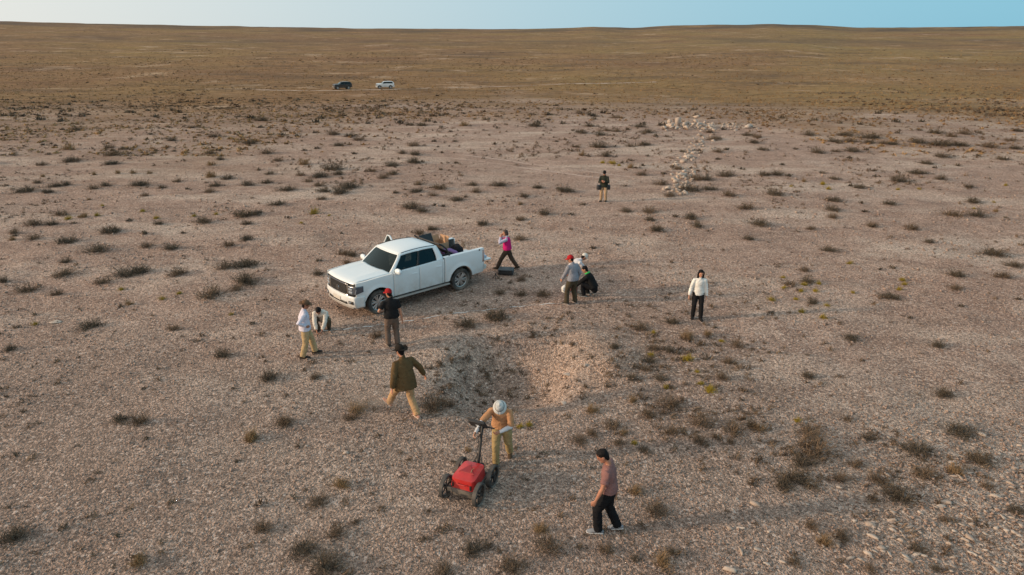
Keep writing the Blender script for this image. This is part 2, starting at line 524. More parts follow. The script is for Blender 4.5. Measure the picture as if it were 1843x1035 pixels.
tm = NT('pale_dust')
tp = tm.node('ShaderNodeNewGeometry').outputs['Position']
tm.l(tm.mix(tm.ramp(tm.noise(tp, 0.8, 5, 0.7), 0.35, 0.7), (0.46, 0.33, 0.25), (0.62, 0.46, 0.36)), tm.b.inputs['Base Color'])
tm.b.inputs['Roughness'].default_value = 0.95
TRACK = tm.m
def gpath(pts): return [tuple(gp(*p)[:2]) for p in pts]
strip('dirt_track', gpath([(455, 161.5), (520, 163), (600, 163), (680, 161.5), (780, 158.5), (900, 156), (1010, 151.5), (1180, 147.5)]), 1.5, TRACK,
      'pale dirt track crossing the brown steppe below the two far cars', 5, 0.05)
def tracks_mat():
    t = NT('worn_gravel'); p = t.node('ShaderNodeNewGeometry').outputs['Position']
    t.l(t.mix(t.ramp(t.noise(p, 3.0, 5, 0.7), 0.35, 0.7), (0.47, 0.33, 0.265), (0.55, 0.40, 0.33)), t.b.inputs['Base Color'])
    t.b.inputs['Roughness'].default_value = 0.95
    return t.m
strip('wheel_track', gpath([(770, 277), (900, 291), (1020, 306), (1130, 322)]), 0.28, tracks_mat(),
      'faint pair of wheel tracks on the gravel left of the far standing man', 8, 0.012, gap=0.8)
# ------------------------------------------------------------------ loose gravel (uncountable)
def rock_verts(n_pts, seed, lo=0.8):
    """a low rounded, angular stone from a jittered cube-sphere: 26 points -> convex hull"""
    r = random.Random(seed); bm = bmesh.new()
    for k in range(n_pts):
        z = r.uniform(-1, 1); a = r.uniform(0, 2 * PI); q = math.sqrt(1 - z * z)
        k2 = r.uniform(lo, 1.05)
        bm.verts.new((q * math.cos(a) * k2, q * math.sin(a) * k2, z * k2))
    res = bmesh.ops.convex_hull(bm, input=bm.verts)
    for v in [g for g in bm.verts if not g.link_faces]: bm.verts.remove(v)
    bmesh.ops.triangulate(bm, faces=bm.faces)
    bm.verts.ensure_lookup_table()
    V = np.array([v.co[:] for v in bm.verts]); F = np.array([[v.index for v in f.verts] for f in bm.faces])
    bm.verts.index_update()
    F = np.array([[v.index for v in f.verts] for f in bm.faces])
    bm.free(); return V, F

def scatter_mesh(name, variants, X, Y, S, squash, tint, mat, sink=0.25, Z=None):
    """one mesh of many little pieces resting on the terrain"""
    n = len(X); Z = terrain(X, Y) if Z is None else Z
    ang = rng.uniform(0, 2 * PI, n); which = rng.integers(0, len(variants), n)
    sy = rng.uniform(0.6, 1.0, n); sz = squash * rng.uniform(0.6, 1.3, n)
    Vs = []; Fs = []; Ts = []; base = 0
    for k, (v, f) in enumerate(variants):
        id_ = np.where(which == k)[0]
        if not len(id_): continue
        P = np.repeat(v[None], len(id_), 0) * np.stack([S[id_], S[id_] * sy[id_], S[id_] * sz[id_]], 1)[:, None, :]
        ca, sa = np.cos(ang[id_])[:, None], np.sin(ang[id_])[:, None]
        x = P[..., 0] * ca - P[..., 1] * sa + X[id_][:, None]
        y = P[..., 0] * sa + P[..., 1] * ca + Y[id_][:, None]
        z = P[..., 2] + (Z[id_] + S[id_] * sz[id_] * (1 - 2 * sink))[:, None]
        Vs.append(np.stack([x, y, z], 2).reshape(-1, 3))
        Fs.append((f[None] + (np.arange(len(id_)) * len(v))[:, None, None]).reshape(-1, f.shape[1]) + base)
        Ts.append(np.repeat(tint[id_], len(v)))
        base += len(id_) * len(v)
    V = np.concatenate(Vs); F = np.concatenate(Fs); T = np.concatenate(Ts)
    me = np_mesh(name, V, F)
    a = me.attributes.new('tint', 'FLOAT', 'POINT'); a.data.foreach_set('value', T.astype(np.float32))
    return link_mesh(name, me, mat)

def stone_mat(name, ca, cb, cc, loose=True):
    m = NT(name)
    a = m.node('ShaderNodeAttribute'); a.attribute_name = 'tint'
    oi = m.node('ShaderNodeObjectInfo')
    tc = m.node('ShaderNodeNewGeometry').outputs['Position']
    t = m.math('ADD', a.outputs['Fac'], m.math('MULTIPLY', oi.outputs['Random'], 1.0 if loose else 0.0), True)
    c = m.mix(t, ca, cb)
    c = m.mix(m.ramp(m.noise(tc, 11, 4, 0.7), 0.45, 0.7), c, cc)
    m.l(c, m.b.inputs['Base Color']); m.b.inputs['Roughness'].default_value = 0.92
    m.b.inputs['Specular IOR Level'].default_value = 0.15
    m.l(m.bump(m.noise(tc, 40, 4, 0.7), 0.6, 0.012), m.b.inputs['Normal'])
    return m.m
PEBBLE = stone_mat('pebble_stone', (0.255, 0.175, 0.138), (0.56, 0.425, 0.345), (0.38, 0.268, 0.214), False)
LIME = stone_mat('limestone', (0.38, 0.295, 0.238), (0.56, 0.465, 0.388), (0.33, 0.25, 0.20))
peb = [rock_verts(6, 100 + k) for k in range(10)]
Xs = []; Ys = []; Ss = []
N_PEB = 115000
# density falls with distance so that pebbles stay about as close on the picture
py = 150 + 1010 * rng.random(int(N_PEB * 2.3)) ** 0.75
pxx = rng.uniform(-260, 2103, len(py))
keep = py > 270
W = gp_many(np.stack([pxx[keep], py[keep]], 1), 1)
dens = 0.42 + 1.1 * fbm(W[:, 0] / 2.6, W[:, 1] / 3.4, 71, 4)
dens += 0.9 * sstep(4.0, 9.0, W[:, 0]) * (1 - sstep(12, 18, W[:, 1]))
dens += -0.25 * np.exp(-(np.hypot((W[:, 0] - 0.9) / 2.3, (W[:, 1] - 17.4) / 2.6) ** 3))
k2 = rng.random(len(W)) < np.clip(dens, 0.06, 1)
W = W[k2][:N_PEB]
dist = np.hypot(W[:, 1], CAM_H)
S = (0.010 + 0.044 * rng.random(len(W)) ** 5.0) * np.clip(dist / 15.0, 0.8, 2.4)
S *= 1 + 0.9 * sstep(5.0, 10.0, W[:, 0]) * (1 - sstep(11, 15, W[:, 1])) * rng.random(len(W))
g = scatter_mesh('gravel', peb, W[:, 0], W[:, 1], S, 0.55, 0.95 * rng.random(len(W)) * (1 - 0.45 * (1 - sstep(12.5, 25, W[:, 1] + 0.25 * np.maximum(W[:, 0], 0)))), PEBBLE, 0.30)  # near pebbles tinted darker to follow the painted foreground falloff
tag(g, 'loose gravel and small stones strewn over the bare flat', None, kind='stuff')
# ------------------------------------------------------------------ dry shrubs
def shrub_geo(seed, n_twig, leafy, height=0.5, spread=0.5, droop=0.1, tw=0.013, dome=0.75):
    """thin curved twigs fanning from a woody base, with small leaf flakes; unit width"""
    r = random.Random(seed); V = []; F = []; T = []
    lob = [(r.uniform(0, 2 * PI), r.uniform(0.45, 1.25)) for _ in range(6)]
    def size_at(a):
        w = 0.0; s = 0.0
        for la, ls in lob:
            k = math.exp(4.0 * (math.cos(a - la) - 1)); w += k; s += k * ls
        return s / w
    def tri(p, q, s, t):
        b = len(V); V.extend([p, q, s]); F.append((b, b + 1, b + 2)); T.extend([t] * 3)
    def ribbon(p0, p1, p2, w, t):
        sd = Vector((r.uniform(-1, 1), r.uniform(-1, 1), r.uniform(-0.3, 0.3))).normalized() * w
        b = len(V)
        V.extend([p0 - sd, p0 + sd, p1 + sd * 0.7, p1 - sd * 0.7, p2])
        F.extend([(b, b + 1, b + 2), (b, b + 2, b + 3), (b + 3, b + 2, b + 4)]); T.extend([t] * 5)
    for k in range(n_twig):
        a = r.uniform(0, 2 * PI); el = math.asin(r.uniform(0.05, 1.0) ** dome)
        L = size_at(a) * r.uniform(0.7, 1.1)
        d = Vector((math.cos(a) * math.cos(el) * spread, math.sin(a) * math.cos(el) * spread, math.sin(el) * height)) * L
        ci = r.randrange(3); ca = 2.1 * ci + seed
        b0 = Vector((0.13 * math.cos(ca) + r.gauss(0, 0.07), 0.13 * math.sin(ca) + r.gauss(0, 0.07), -0.02))
        mid = b0 + d * 0.55 + Vector((r.gauss(0, 0.03), r.gauss(0, 0.03), 0.04))
        tip = b0 + d + Vector((r.gauss(0, 0.04), r.gauss(0, 0.04), -droop * r.random()))
        t = r.random() * 0.6
        ribbon(b0, mid, tip, tw, t)
        for q in range(3):
            f = r.uniform(0.35, 1.0); s0 = b0.lerp(tip, f)
            e = s0 + Vector((r.gauss(0, 1), r.gauss(0, 1), r.gauss(0.35, 0.6))).normalized() * r.uniform(0.06, 0.16)
            sd = Vector((r.gauss(0, 1), r.gauss(0, 1), r.gauss(0, .4))).normalized() * tw * 0.7
            tri(s0 - sd, s0 + sd, e, r.random())
        for q in range(leafy):
            f = r.uniform(0.45, 1.05); s0 = b0.lerp(tip, f) + Vector((r.gauss(0, .03), r.gauss(0, .03), r.gauss(0, .02)))
            x = Vector((r.gauss(0, 1), r.gauss(0, 1), r.gauss(0, 1))).normalized() * 0.026
            y = Vector((r.gauss(0, 1), r.gauss(0, 1), r.gauss(0, 1))).normalized() * 0.020
            tri(s0 - x, s0 + x, s0 + y, 0.3 + 0.7 * r.random())
    return np.array([tuple(v) for v in V]), np.array(F), np.array(T)

def shrub_mesh(name, geo, mat):
    me = np_mesh(name, geo[0], geo[1])
    a = me.attributes.new('tint', 'FLOAT', 'POINT'); a.data.foreach_set('value', geo[2].astype(np.float32))
    me.materials.append(mat); return me

def plant_mat(name, ca, cb, cc):
    m = NT(name)
    a = m.node('ShaderNodeAttribute'); a.attribute_name = 'tint'
    oi = m.node('ShaderNodeObjectInfo')
    c = m.mix(a.outputs['Fac'], ca, cb)
    c = m.mix(m.math('MULTIPLY', oi.outputs['Random'], 0.55), c, cc)
    m.l(c, m.b.inputs['Base Color']); m.b.inputs['Roughness'].default_value = 0.9
    m.b.inputs['Specular IOR Level'].default_value = 0.1
    return m.m
M_DARK = plant_mat('dark_scrub', (0.070, 0.055, 0.041), (0.160, 0.126, 0.090), (0.135, 0.102, 0.072))
M_BROWN = plant_mat('brown_scrub', (0.100, 0.070, 0.048), (0.235, 0.165, 0.110), (0.170, 0.122, 0.085))
M_STRAW = plant_mat('straw_grass', (0.20, 0.125, 0.060), (0.34, 0.23, 0.12), (0.25, 0.165, 0.10))
M_YELLOW = plant_mat('yellow_bloom', (0.17, 0.13, 0.022), (0.46, 0.33, 0.035), (0.28, 0.21, 0.05))
M_STEPPE = plant_mat('steppe_grass', (0.205, 0.120, 0.066), (0.430, 0.280, 0.135), (0.30, 0.20, 0.095))

GEO = {'d': [shrub_geo(200 + k, 140, 2, 0.50, 0.52, 0.08, 0.0085) for k in range(8)],
       'b': [shrub_geo(300 + k, 120, 1, 0.54, 0.52, 0.12, 0.0080) for k in range(8)],
       'o': [shrub_geo(400 + k, 120, 1, 0.62, 0.45, 0.16, 0.010) for k in range(4)],
       'y': [shrub_geo(500 + k, 80, 12, 0.55, 0.45, 0.05, 0.012) for k in range(4)]}
MATS = {'d': M_DARK, 'b': M_BROWN, 'o': M_STRAW, 'y': M_YELLOW}
MESH = {k: [shrub_mesh({'d': 'dark_shrub', 'b': 'brown_shrub', 'o': 'straw_tuft', 'y': 'yellow_plant'}[k], g, MATS[k]) for g in GEO[k]] for k in GEO}

# where the shrubs stand in the photograph: crop origin, crop scale, then (x, base y, width, kind)
PL = []
def P_(ox, oy, s, txt):
    for e in txt.split():
        q = e.split(',')
        PL.append((ox + float(q[0]) / s, oy + float(q[1]) / s, float(q[2]) / s, q[3] if len(q) > 3 else 'y'))
P_(0, 180, 4.007, '560,218,95,d 450,215,60,d 255,232,40,d 1085,250,60,d 1235,293,70,d 310,325,50,b 490,355,100,o 405,330,45,b 350,393,60,d 810,400,120,b 810,462,120,d 105,400,60,d 20,400,50,b 300,470,90,b 510,445,130,d 1255,370,50,d 1060,400,40,d 905,355,70,b 790,345,80,b 1520,388,80,b 1580,365,60,d 1590,430,70,d 1735,255,60,d 1545,265,100,b 1800,315,120,b 1380,200,70,d 1465,325,50,b 1520,470,70,o 1520,555,90,o 1640,570,90,d 1280,590,90,b 400,625,100,d 480,615,70,d 270,600,70,b 190,660,130,d 350,668,80,d 670,640,90,b 765,620,80,d 1010,615,150,d 1165,635,100,b 1350,645,60,d 1510,665,90,b 1550,620,90,d 1790,615,90,d 1040,692,70,b 435,830,130,b 240,900,140,b 375,900,90,d 530,890,60,d 100,960,80,b 800,945,130,b 1040,960,70,b 1145,895,80,d 1470,885,110,d 1760,835,170,d 1780,895,90,d 930,875,70,d 1030,805,45,y 1125,855,50,y 600,845,70,o 1400,840,40,y 1560,825,40,y 640,720,30,o 490,860,60,y 35,620,70,b 140,665,60,b 680,540,40,o 850,530,45,o 960,530,45,o 1080,530,40,o 310,555,40,o 700,835,50,y 740,765,35,y')
P_(460, 180, 4.007, '45,150,100,d 205,155,60,d 265,170,50,d 335,178,45,d 35,200,70,d 430,238,60,d 190,255,70,b 300,265,70,b 560,250,110,b 680,262,90,d 790,265,50,b 620,160,40,d 670,163,40,d 1105,180,90,b 1200,185,90,d 1335,198,60,b 1405,230,50,d 1500,185,90,o 1745,205,50,d 80,385,110,b 350,365,60,b 440,352,70,d 600,330,80,d 710,390,60,d 740,290,90,b 1060,385,90,b 1150,395,80,d 1315,340,40,d 1345,382,50,d 1440,300,60,d 1725,320,60,d 1290,300,60,b 1140,330,100,b 165,440,80,b 350,465,90,o 555,500,130,d 100,535,80,b 325,545,80,b 460,555,120,d 600,538,80,d 830,515,110,b 985,475,100,d 985,535,90,d 920,565,90,b 380,590,90,b 80,600,80,d 1145,452,100,d 1445,458,60,d 1335,503,50,d 230,650,120,d 455,620,90,b 670,632,150,d 610,672,130,d 475,715,80,b 490,660,100,d 160,755,110,d 1015,670,70,b 1160,662,120,d 1175,610,90,b 1325,640,130,b 1565,615,80,d 1755,618,120,d 1280,690,80,b 1450,722,100,d 1520,700,60,b 1125,778,140,d 1200,805,90,d 1290,760,60,b 1355,768,60,d 230,850,60,d 330,890,35,y 420,820,80,y 530,835,30,y 1180,960,80,b 1270,935,80,d 1640,900,110,d 10,820,90,d 1700,730,60,d 1590,665,90,b')
P_(920, 180, 4.007, '175,190,90,d 570,190,80,d 270,145,60,b 600,140,70,b 500,100,90,b 750,130,90,b 930,195,90,d 985,235,100,d 690,222,90,b 760,228,80,b 645,255,80,d 510,240,90,d 445,222,45,b 840,215,60,d 1040,262,70,d 325,302,45,d 640,340,120,d 740,335,60,b 860,335,90,b 970,325,90,d 465,340,80,b 680,405,90,d 985,405,50,b 870,440,50,b 950,475,60,b 860,490,60,o 510,400,60,o 940,542,90,b 1085,610,110,b 1100,535,70,b 815,622,60,d 400,660,130,d 345,640,60,b 90,695,110,b 190,635,80,d 515,757,70,d 70,865,90,b 240,825,100,d 435,828,70,d 65,755,40,o 830,805,80,d 1000,812,120,b 1000,868,90,d 1185,842,70,d 1295,855,110,d 1050,945,90,d 1345,915,90,d 1570,690,110,b 1690,785,120,b 1545,550,100,d 1665,500,60,d 1825,545,80,d 1490,430,60,b 1555,360,70,d 1490,375,80,b 1705,255,90,d 1770,270,80,b 1750,310,80,d 1810,360,80,d 1785,900,130,d 1450,290,100,b 1430,235,90,b 1330,575,130,b 1400,575,110,d 1290,655,140,d 1430,645,130,d 1140,690,110,b 1200,500,80,b 1240,375,70,b 1350,365,70,b 660,455,40,y 730,460,70,y 780,475,30,y 1480,280,80,d 1120,265,50,b 1530,215,70,b')
P_(1380, 180, 4.007, '305,255,80,d 560,255,120,d 485,300,100,d 600,300,110,b 750,275,150,d 520,312,70,d 740,312,80,d 905,320,110,d 840,315,80,b 945,240,70,b 1100,310,120,d 1100,220,60,b 1215,240,110,d 1330,265,110,b 1420,245,110,b 1260,325,170,d 1400,330,120,d 1530,240,70,b 1600,340,130,b 1755,295,90,b 1810,225,80,d 1790,350,110,d 205,355,60,b 365,380,110,d 500,372,80,b 625,372,110,d 720,360,60,d 445,325,40,d 590,420,70,b 1265,410,110,d 1525,405,70,d 1700,430,110,d 1150,460,90,d 1385,475,70,b 1215,490,60,b 1090,530,140,d 950,588,130,d 780,552,60,d 405,528,70,d 485,572,90,d 1255,572,90,d 110,470,60,b 75,540,90,d 160,550,70,d 10,540,60,d 60,685,130,d 475,725,130,d 475,797,90,d 475,850,80,b 600,620,70,b 670,635,90,d 890,752,120,d 685,745,60,b 705,808,70,d 1345,835,160,b 1510,835,140,d 1460,630,80,d 1490,740,100,d 315,932,80,b 760,912,100,b 1045,930,110,b 1725,850,50,b 210,665,60,d 270,590,40,o 1650,805,40,o 405,610,50,y 445,645,45,y 945,648,35,y 1100,645,30,y 1725,618,35,y 1495,785,30,y 1640,740,30,y 175,625,30,y')
P_(0, 400, 3.45, '95,85,50,d 210,103,80,b 410,123,130,d 610,178,130,d 690,63,110,d 895,75,60,b 910,153,80,b 1065,165,90,d 1140,68,50,d 1420,147,80,b 1530,110,80,d 395,328,150,b 405,248,70,d 640,375,120,b 790,330,160,d 870,310,110,d 1095,325,140,b 1390,285,120,b 1520,270,170,d 1310,455,190,b 1530,375,160,d 170,428,130,b 15,370,80,d 350,450,80,b 565,650,140,d 1080,665,90,b 750,525,60,b 805,510,50,o 1380,832,110,d 1570,630,60,b 60,795,70,d 75,110,50,o 890,1035,50,b 95,655,60,b 1470,420,70,b 755,420,40,y 1010,480,50,y 1115,445,45,y 1435,575,35,y 220,635,40,y')
P_(1380, 400, 3.45, '655,28,60,b 385,178,90,d 1010,125,70,d 1415,205,130,d 235,303,70,b 1180,333,100,d 1465,338,110,b 705,293,50,d 780,285,60,d 140,390,90,b 250,373,70,d 765,468,130,d 1170,415,80,b 525,725,100,d 1060,770,80,d 260,965,80,d 25,565,60,d 15,810,50,d 285,505,70,d 1560,480,60,d 1540,275,100,d 890,595,50,d 1205,522,60,d 515,258,40,y 215,430,45,y 230,390,45,y 325,385,40,y 30,485,50,y 180,480,35,y 215,560,50,y 350,595,50,y 375,520,40,y 840,362,50,y 855,388,45,y 820,420,40,y 105,410,40,y 535,440,35,y 100,345,35,y 300,430,40,y')
P_(920, 400, 3.45, '55,110,90,b 510,162,60,b 655,140,45,b 905,48,80,b 1475,105,80,d 65,360,70,b 200,455,110,b 65,455,70,b 800,660,120,b 1100,720,90,o 1220,700,60,o 890,790,100,b 990,805,70,d 850,870,90,d 1400,770,90,b 1345,870,80,b 1310,970,90,b 1000,625,80,d 840,920,70,b 640,780,70,d 750,970,70,d 930,975,70,d 1265,655,50,d 600,1020,60,d 885,690,40,y 870,830,50,y 1090,855,75,y 1155,930,40,y 1175,1005,50,y 960,1030,40,y 1230,1035,50,y 1305,740,40,y')
P_(440, 640, 2.62, '115,112,80,d 335,105,60,b 500,300,70,b 530,265,90,o 190,325,70,b 455,615,80,o 350,695,100,b 85,820,90,b 430,850,80,b 275,920,130,d 395,1000,170,d 890,250,150,b 1080,920,120,d 940,1020,100,b 1055,450,40,o 30,400,70,o 520,790,60,b 960,235,80,b')
P_(900, 700, 3.089, '510,125,80,o 830,150,90,b 945,100,150,b 740,70,60,o 1130,200,120,b 1300,235,150,b 1400,210,70,d 510,255,80,b 440,290,90,b 620,210,110,b 690,250,60,o 660,305,80,b 955,245,90,b 1110,300,90,b 800,345,70,d 750,575,90,o 870,690,160,b 225,790,90,o 260,880,150,b 70,1000,150,b 590,900,90,b 750,950,60,d 950,910,60,d 900,970,100,o 150,505,40,d 90,330,50,d 210,380,40,b 1280,300,60,b 110,215,50,y 160,205,55,y 745,305,45,y 1165,15,60,y')
P_(1360, 640, 2.621, '270,455,200,b 250,370,120,b 965,365,150,d 760,455,150,d 1060,500,110,d 800,565,130,b 665,670,140,d 570,590,90,b 200,590,130,d 130,620,90,d 395,585,80,b 940,555,80,o 525,395,60,d 430,305,50,b 885,190,80,d 1095,625,60,b 890,780,60,b 320,885,80,o 400,860,100,b 760,915,80,d 180,980,80,b 260,810,80,b 1230,740,90,d 670,550,40,d 470,520,80,b 540,1010,60,b 15,350,60,o 220,510,100,d 850,1010,50,d 195,310,40,y')
P_(0, 735, 3.07, '660,65,90,d 770,80,100,b 70,720,140,d 760,860,100,o 1310,295,50,d 1390,165,80,o 810,170,50,b 1570,80,80,b')
P_(560, 400, 4.6, '900,105,80,b 990,60,80,d 270,265,110,b 340,280,90,d 60,435,90,d 60,320,80,b 250,95,60,b 300,345,90,b 1530,800,200,d 1290,860,190,d 540,950,120,b 1400,15,70,d 430,940,40,b 1560,590,110,b')

LANDMARKS = [('the white pickup', TRUCK_C), ('the red wheeled cart', (-0.85, 11.2))]
def lm(name, px, py): LANDMARKS.append((name, tuple(gp(px, py)[:2])))
lm('the dug pit', 930, 690); lm('the ruined stone wall', 1235, 300); lm('the woman in white', 1253, 575)
lm('the man in mauve', 1092, 960); lm('the far standing man', 1086, 365)
lm('the man in olive', 735, 750); lm('the man in brown hat', 548, 645)
lm('the man in black T-shirt', 708, 625); lm('the black case', 910, 490)
lm('the lower right corner', 1840, 1030); lm('the lower left corner', 5, 1030)
lm('the middle right edge', 1840, 520); lm('the middle left edge', 5, 520)

lm('the tiny tripod', 892, 503); lm('the crouching man in white', 581, 594); lm('the magenta-vested woman', 914, 485)
lm('the man in blue-grey shirt', 1030, 547); lm('the far end of the wall', 1221, 228); lm('the pale wheel tracks', 950, 298)
lm('the long cream stone', 100, 580); lm('the bottom edge centre', 760, 1030)
PL = [p for p in PL if p[1] < 1040]
GPL = gp_many([(p[0], p[1]) for p in PL])
shr = []
for (px, py, w, k), g in zip(PL, GPL):
    depth = g[1] * CP + (CAM_H - g[2]) * SP
    shr.append(dict(p=g, w=w * depth / F_PX, k=k, px=px, py=py, wp=w))
EX = [(random.uniform(0, 1843), random.uniform(196, 226)) for k in range(60)]; EXG = gp_many(EX)
for k in range(60):                                    # a few more in the densest belt beyond the flat
    px, py = EX[k]; g = EXG[k]
    shr.append(dict(p=g, w=random.uniform(0.7, 1.6), k=random.choice('db'), px=px, py=py, wp=12))
woody = sorted([s for s in shr if s['k'] in 'db'], key=lambda s: -s['wp'])
chosen = woody[:300]; rest = woody[300:]
NAMES = {'d': 'dry_shrub', 'b': 'dry_shrub', 'o': 'grass_tuft', 'y': 'yellow_plant'}
WORD = {'d': 'dark grey dry shrub', 'b': 'brown twiggy dry shrub', 'o': 'straw coloured dry grass tuft', 'y': 'small yellow flowering plant'}
GRP = {'d': 'dark dry shrubs scattered over the flat', 'b': 'brown dry shrubs scattered over the flat',
       'o': 'straw coloured grass tufts on the flat', 'y': 'yellow flowering plants on the flat'}
ORD = ['nearest', 'second nearest', 'third nearest', 'fourth nearest']
indiv = chosen + [s for s in shr if s['k'] in 'oy']
for kind in 'dboy':                                     # labels that single a plant out by what it stands next to
    for lname, (lx, ly) in LANDMARKS:
        c = sorted([s for s in indiv if s['k'] == kind], key=lambda s: math.hypot(s['p'][0] - lx, s['p'][1] - ly))
        for n, s in enumerate(c[:4 if kind in 'db' else 2]):
            if 'label' not in s:
                s['label'] = '%s, %s of these to %s' % (WORD[kind], ORD[n], lname)
def zone(s):
    if s['py'] < 262: return "on the flat's far edge, left half" if s['px'] < 921 else "on the flat's far edge, right half"
    if s['py'] < 430: return 'on the far flat left of the pickup' if s['px'] < 590 else ('on far flat between pickup and wall' if s['px'] < 1200 else 'on the far flat right of the stone wall')
    if s['py'] < 640: return 'in the middle ground left of the pickup' if s['px'] < 700 else 'in the middle ground right of the pickup'
    return 'in the left foreground' if s['px'] < 760 else 'in the right foreground'
def nth(n): return '%d%s' % (n, 'th' if 10 < n % 100 < 14 else {1: 'st', 2: 'nd', 3: 'rd'}.get(n % 10, 'th'))
for kind in 'dboy':                                     # the others by their order from the left in their zone
    for zn in set(zone(s) for s in indiv if s['k'] == kind):
        row = sorted([s for s in indiv if s['k'] == kind and zone(s) == zn], key=lambda s: s['px'])
        for n, s in enumerate(row):
            if 'label' not in s: s['label'] = '%s %s, %s from left' % (WORD[kind], zn, nth(n + 1))
for n, s in enumerate(indiv):
    k = s['k']; me = MESH[k][(n * 7 + 3) % len(MESH[k])]
    o = bpy.data.objects.new(NAMES[k], me); COL.objects.link(o)
    w = max(s['w'], 0.18) * (1.55 if k != 'y' else 1.3)
    r = random.Random(n)
    h = min(w * 1.0, 0.42 + 0.42 * w) * r.uniform(0.85, 1.15)
    o.location = (s['p'][0], s['p'][1], s['p'][2] - 0.01)
    o.rotation_euler = (0, 0, r.uniform(0, 6.28))
    o.scale = (w * r.uniform(0.9, 1.1), w * r.uniform(0.75, 1.0), h)
    tag(o, s.get('label', '%s %s' % (WORD[k], zone(s))), 'shrub' if k in 'db' else ('grass' if k == 'o' else 'plant'), GRP[k])

# ------------------------------------------------------------------ undergrowth nobody could count
def cheap_tuft(seed, n, h=0.5, tw=0.03):
    r = random.Random(seed); V = []; F = []
    for k in range(n):
        a = r.uniform(0, 2 * PI); el = r.uniform(0.15, 1.5); L = r.uniform(0.6, 1.0)
        tip = Vector((math.cos(a) * math.cos(el) * 0.5, math.sin(a) * math.cos(el) * 0.5, math.sin(el) * h)) * L
        b0 = Vector((r.gauss(0, 0.13), r.gauss(0, 0.13), -0.05))
        sd = Vector((r.gauss(0, 1), r.gauss(0, 1), r.gauss(0, 0.3))).normalized() * tw
        b = len(V); V += [b0 - sd, b0 + sd, b0.lerp(tip, 0.6) + sd * 1.6, tip]
        F += [(b, b + 1, b + 2), (b, b + 2, b + 3)]
    return np.array([tuple(v) for v in V]), np.array(F)
def scatter_plants(name, geos, W, S, hs, tint, mat, label):
    n = len(W); Vs = []; Fs = []; Ts = []; base = 0
    which = rng.integers(0, len(geos), n); ang = rng.uniform(0, 6.28, n)
    for k, (v, f) in enumerate(geos):
        i = np.where(which == k)[0]
        if not len(i): continue
        P = v[None] * np.stack([S[i], S[i], hs[i]], 1)[:, None, :]
        ca, sa = np.cos(ang[i])[:, None], np.sin(ang[i])[:, None]
        x = P[..., 0] * ca - P[..., 1] * sa + W[i, 0][:, None]; y = P[..., 0] * sa + P[..., 1] * ca + W[i, 1][:, None]
        z = P[..., 2] + W[i, 2][:, None]
        Vs.append(np.stack([x, y, z], 2).reshape(-1, 3))
        Fs.append((f[None] + (np.arange(len(i)) * len(v))[:, None, None]).reshape(-1, 3) + base)
        Ts.append(np.clip(np.repeat(tint[i], len(v)) + rng.normal(0, 0.15, len(i) * len(v)), 0, 1)); base += len(i) * len(v)
    me = np_mesh(name, np.concatenate(Vs), np.concatenate(Fs))
    a = me.attributes.new('tint', 'FLOAT', 'POINT'); a.data.foreach_set('value', np.concatenate(Ts).astype(np.float32))
    return tag(link_mesh(name, me, mat), label, None, kind='stuff')
tufts = [cheap_tuft(700 + k, 26) for k in range(8)]
small = [cheap_tuft(720 + k, 14, 0.55, 0.028) for k in range(8)]
# small dry plants of the flat, in loose drifts
Q = np.stack([rng.uniform(-360, 2203, 120000), 192 + 960 * rng.random(120000) ** 2.4], 1)
W = gp_many(Q, 3)
d = 0.42 * sstep(0.05, 0.55, fbm(W[:, 0] / 5.0, W[:, 1] / 7.0, 91, 4)) * (0.22 + 0.78 * sstep(22, 40, W[:, 1])) + 0.025 + 0.10 * sstep(45, 75, W[:, 1])
d += 0.55 * np.exp(-(np.hypot((W[:, 0] - 4.4) / 2.6, (W[:, 1] - 16.8) / 3.8) ** 3)) * sstep(-0.1, 0.3, fbm(W[:, 0] / 1.2, W[:, 1] / 1.2, 95, 3))
d += 0.5 * np.exp(-(np.hypot((W[:, 0] + 0.9) / 1.5, (W[:, 1] - 16.4) / 1.9) ** 3)) + 0.4 * np.exp(-(np.hypot((W[:, 0] - 0.9) / 1.1, (W[:, 1] - 19.0) / 0.6) ** 2))
d += 0.25 * np.exp(-(np.hypot((W[:, 0] - 7.5) / 3.0, (W[:, 1] - 12.0) / 2.6) ** 3)) * sstep(0, 0.3, fbm(W[:, 0] / 1.2, W[:, 1] / 1.2, 96, 3))
W = W[rng.random(len(W)) < d]
S = (0.09 + 0.38 * rng.random(len(W)) ** 2.2) * (1 + 0.9 * sstep(25, 60, W[:, 1]))
scatter_plants('dead_undergrowth', small, W, S, S * rng.uniform(0.35, 0.8, len(W)), rng.random(len(W)) ** 1.5, M_BROWN,
               'tiny dead plants and twigs littering the gravel flat')
# spare shrubs beyond the three hundred
if rest:
    W = np.array([s['p'] for s in rest]); S = np.array([s['w'] for s in rest]) * 1.4
    scatter_plants('small_scrub', tufts, W, S, S * 0.55, rng.random(len(W)) * 0.5, M_DARK, 'smallest far shrubs dotted over the gravel flat')
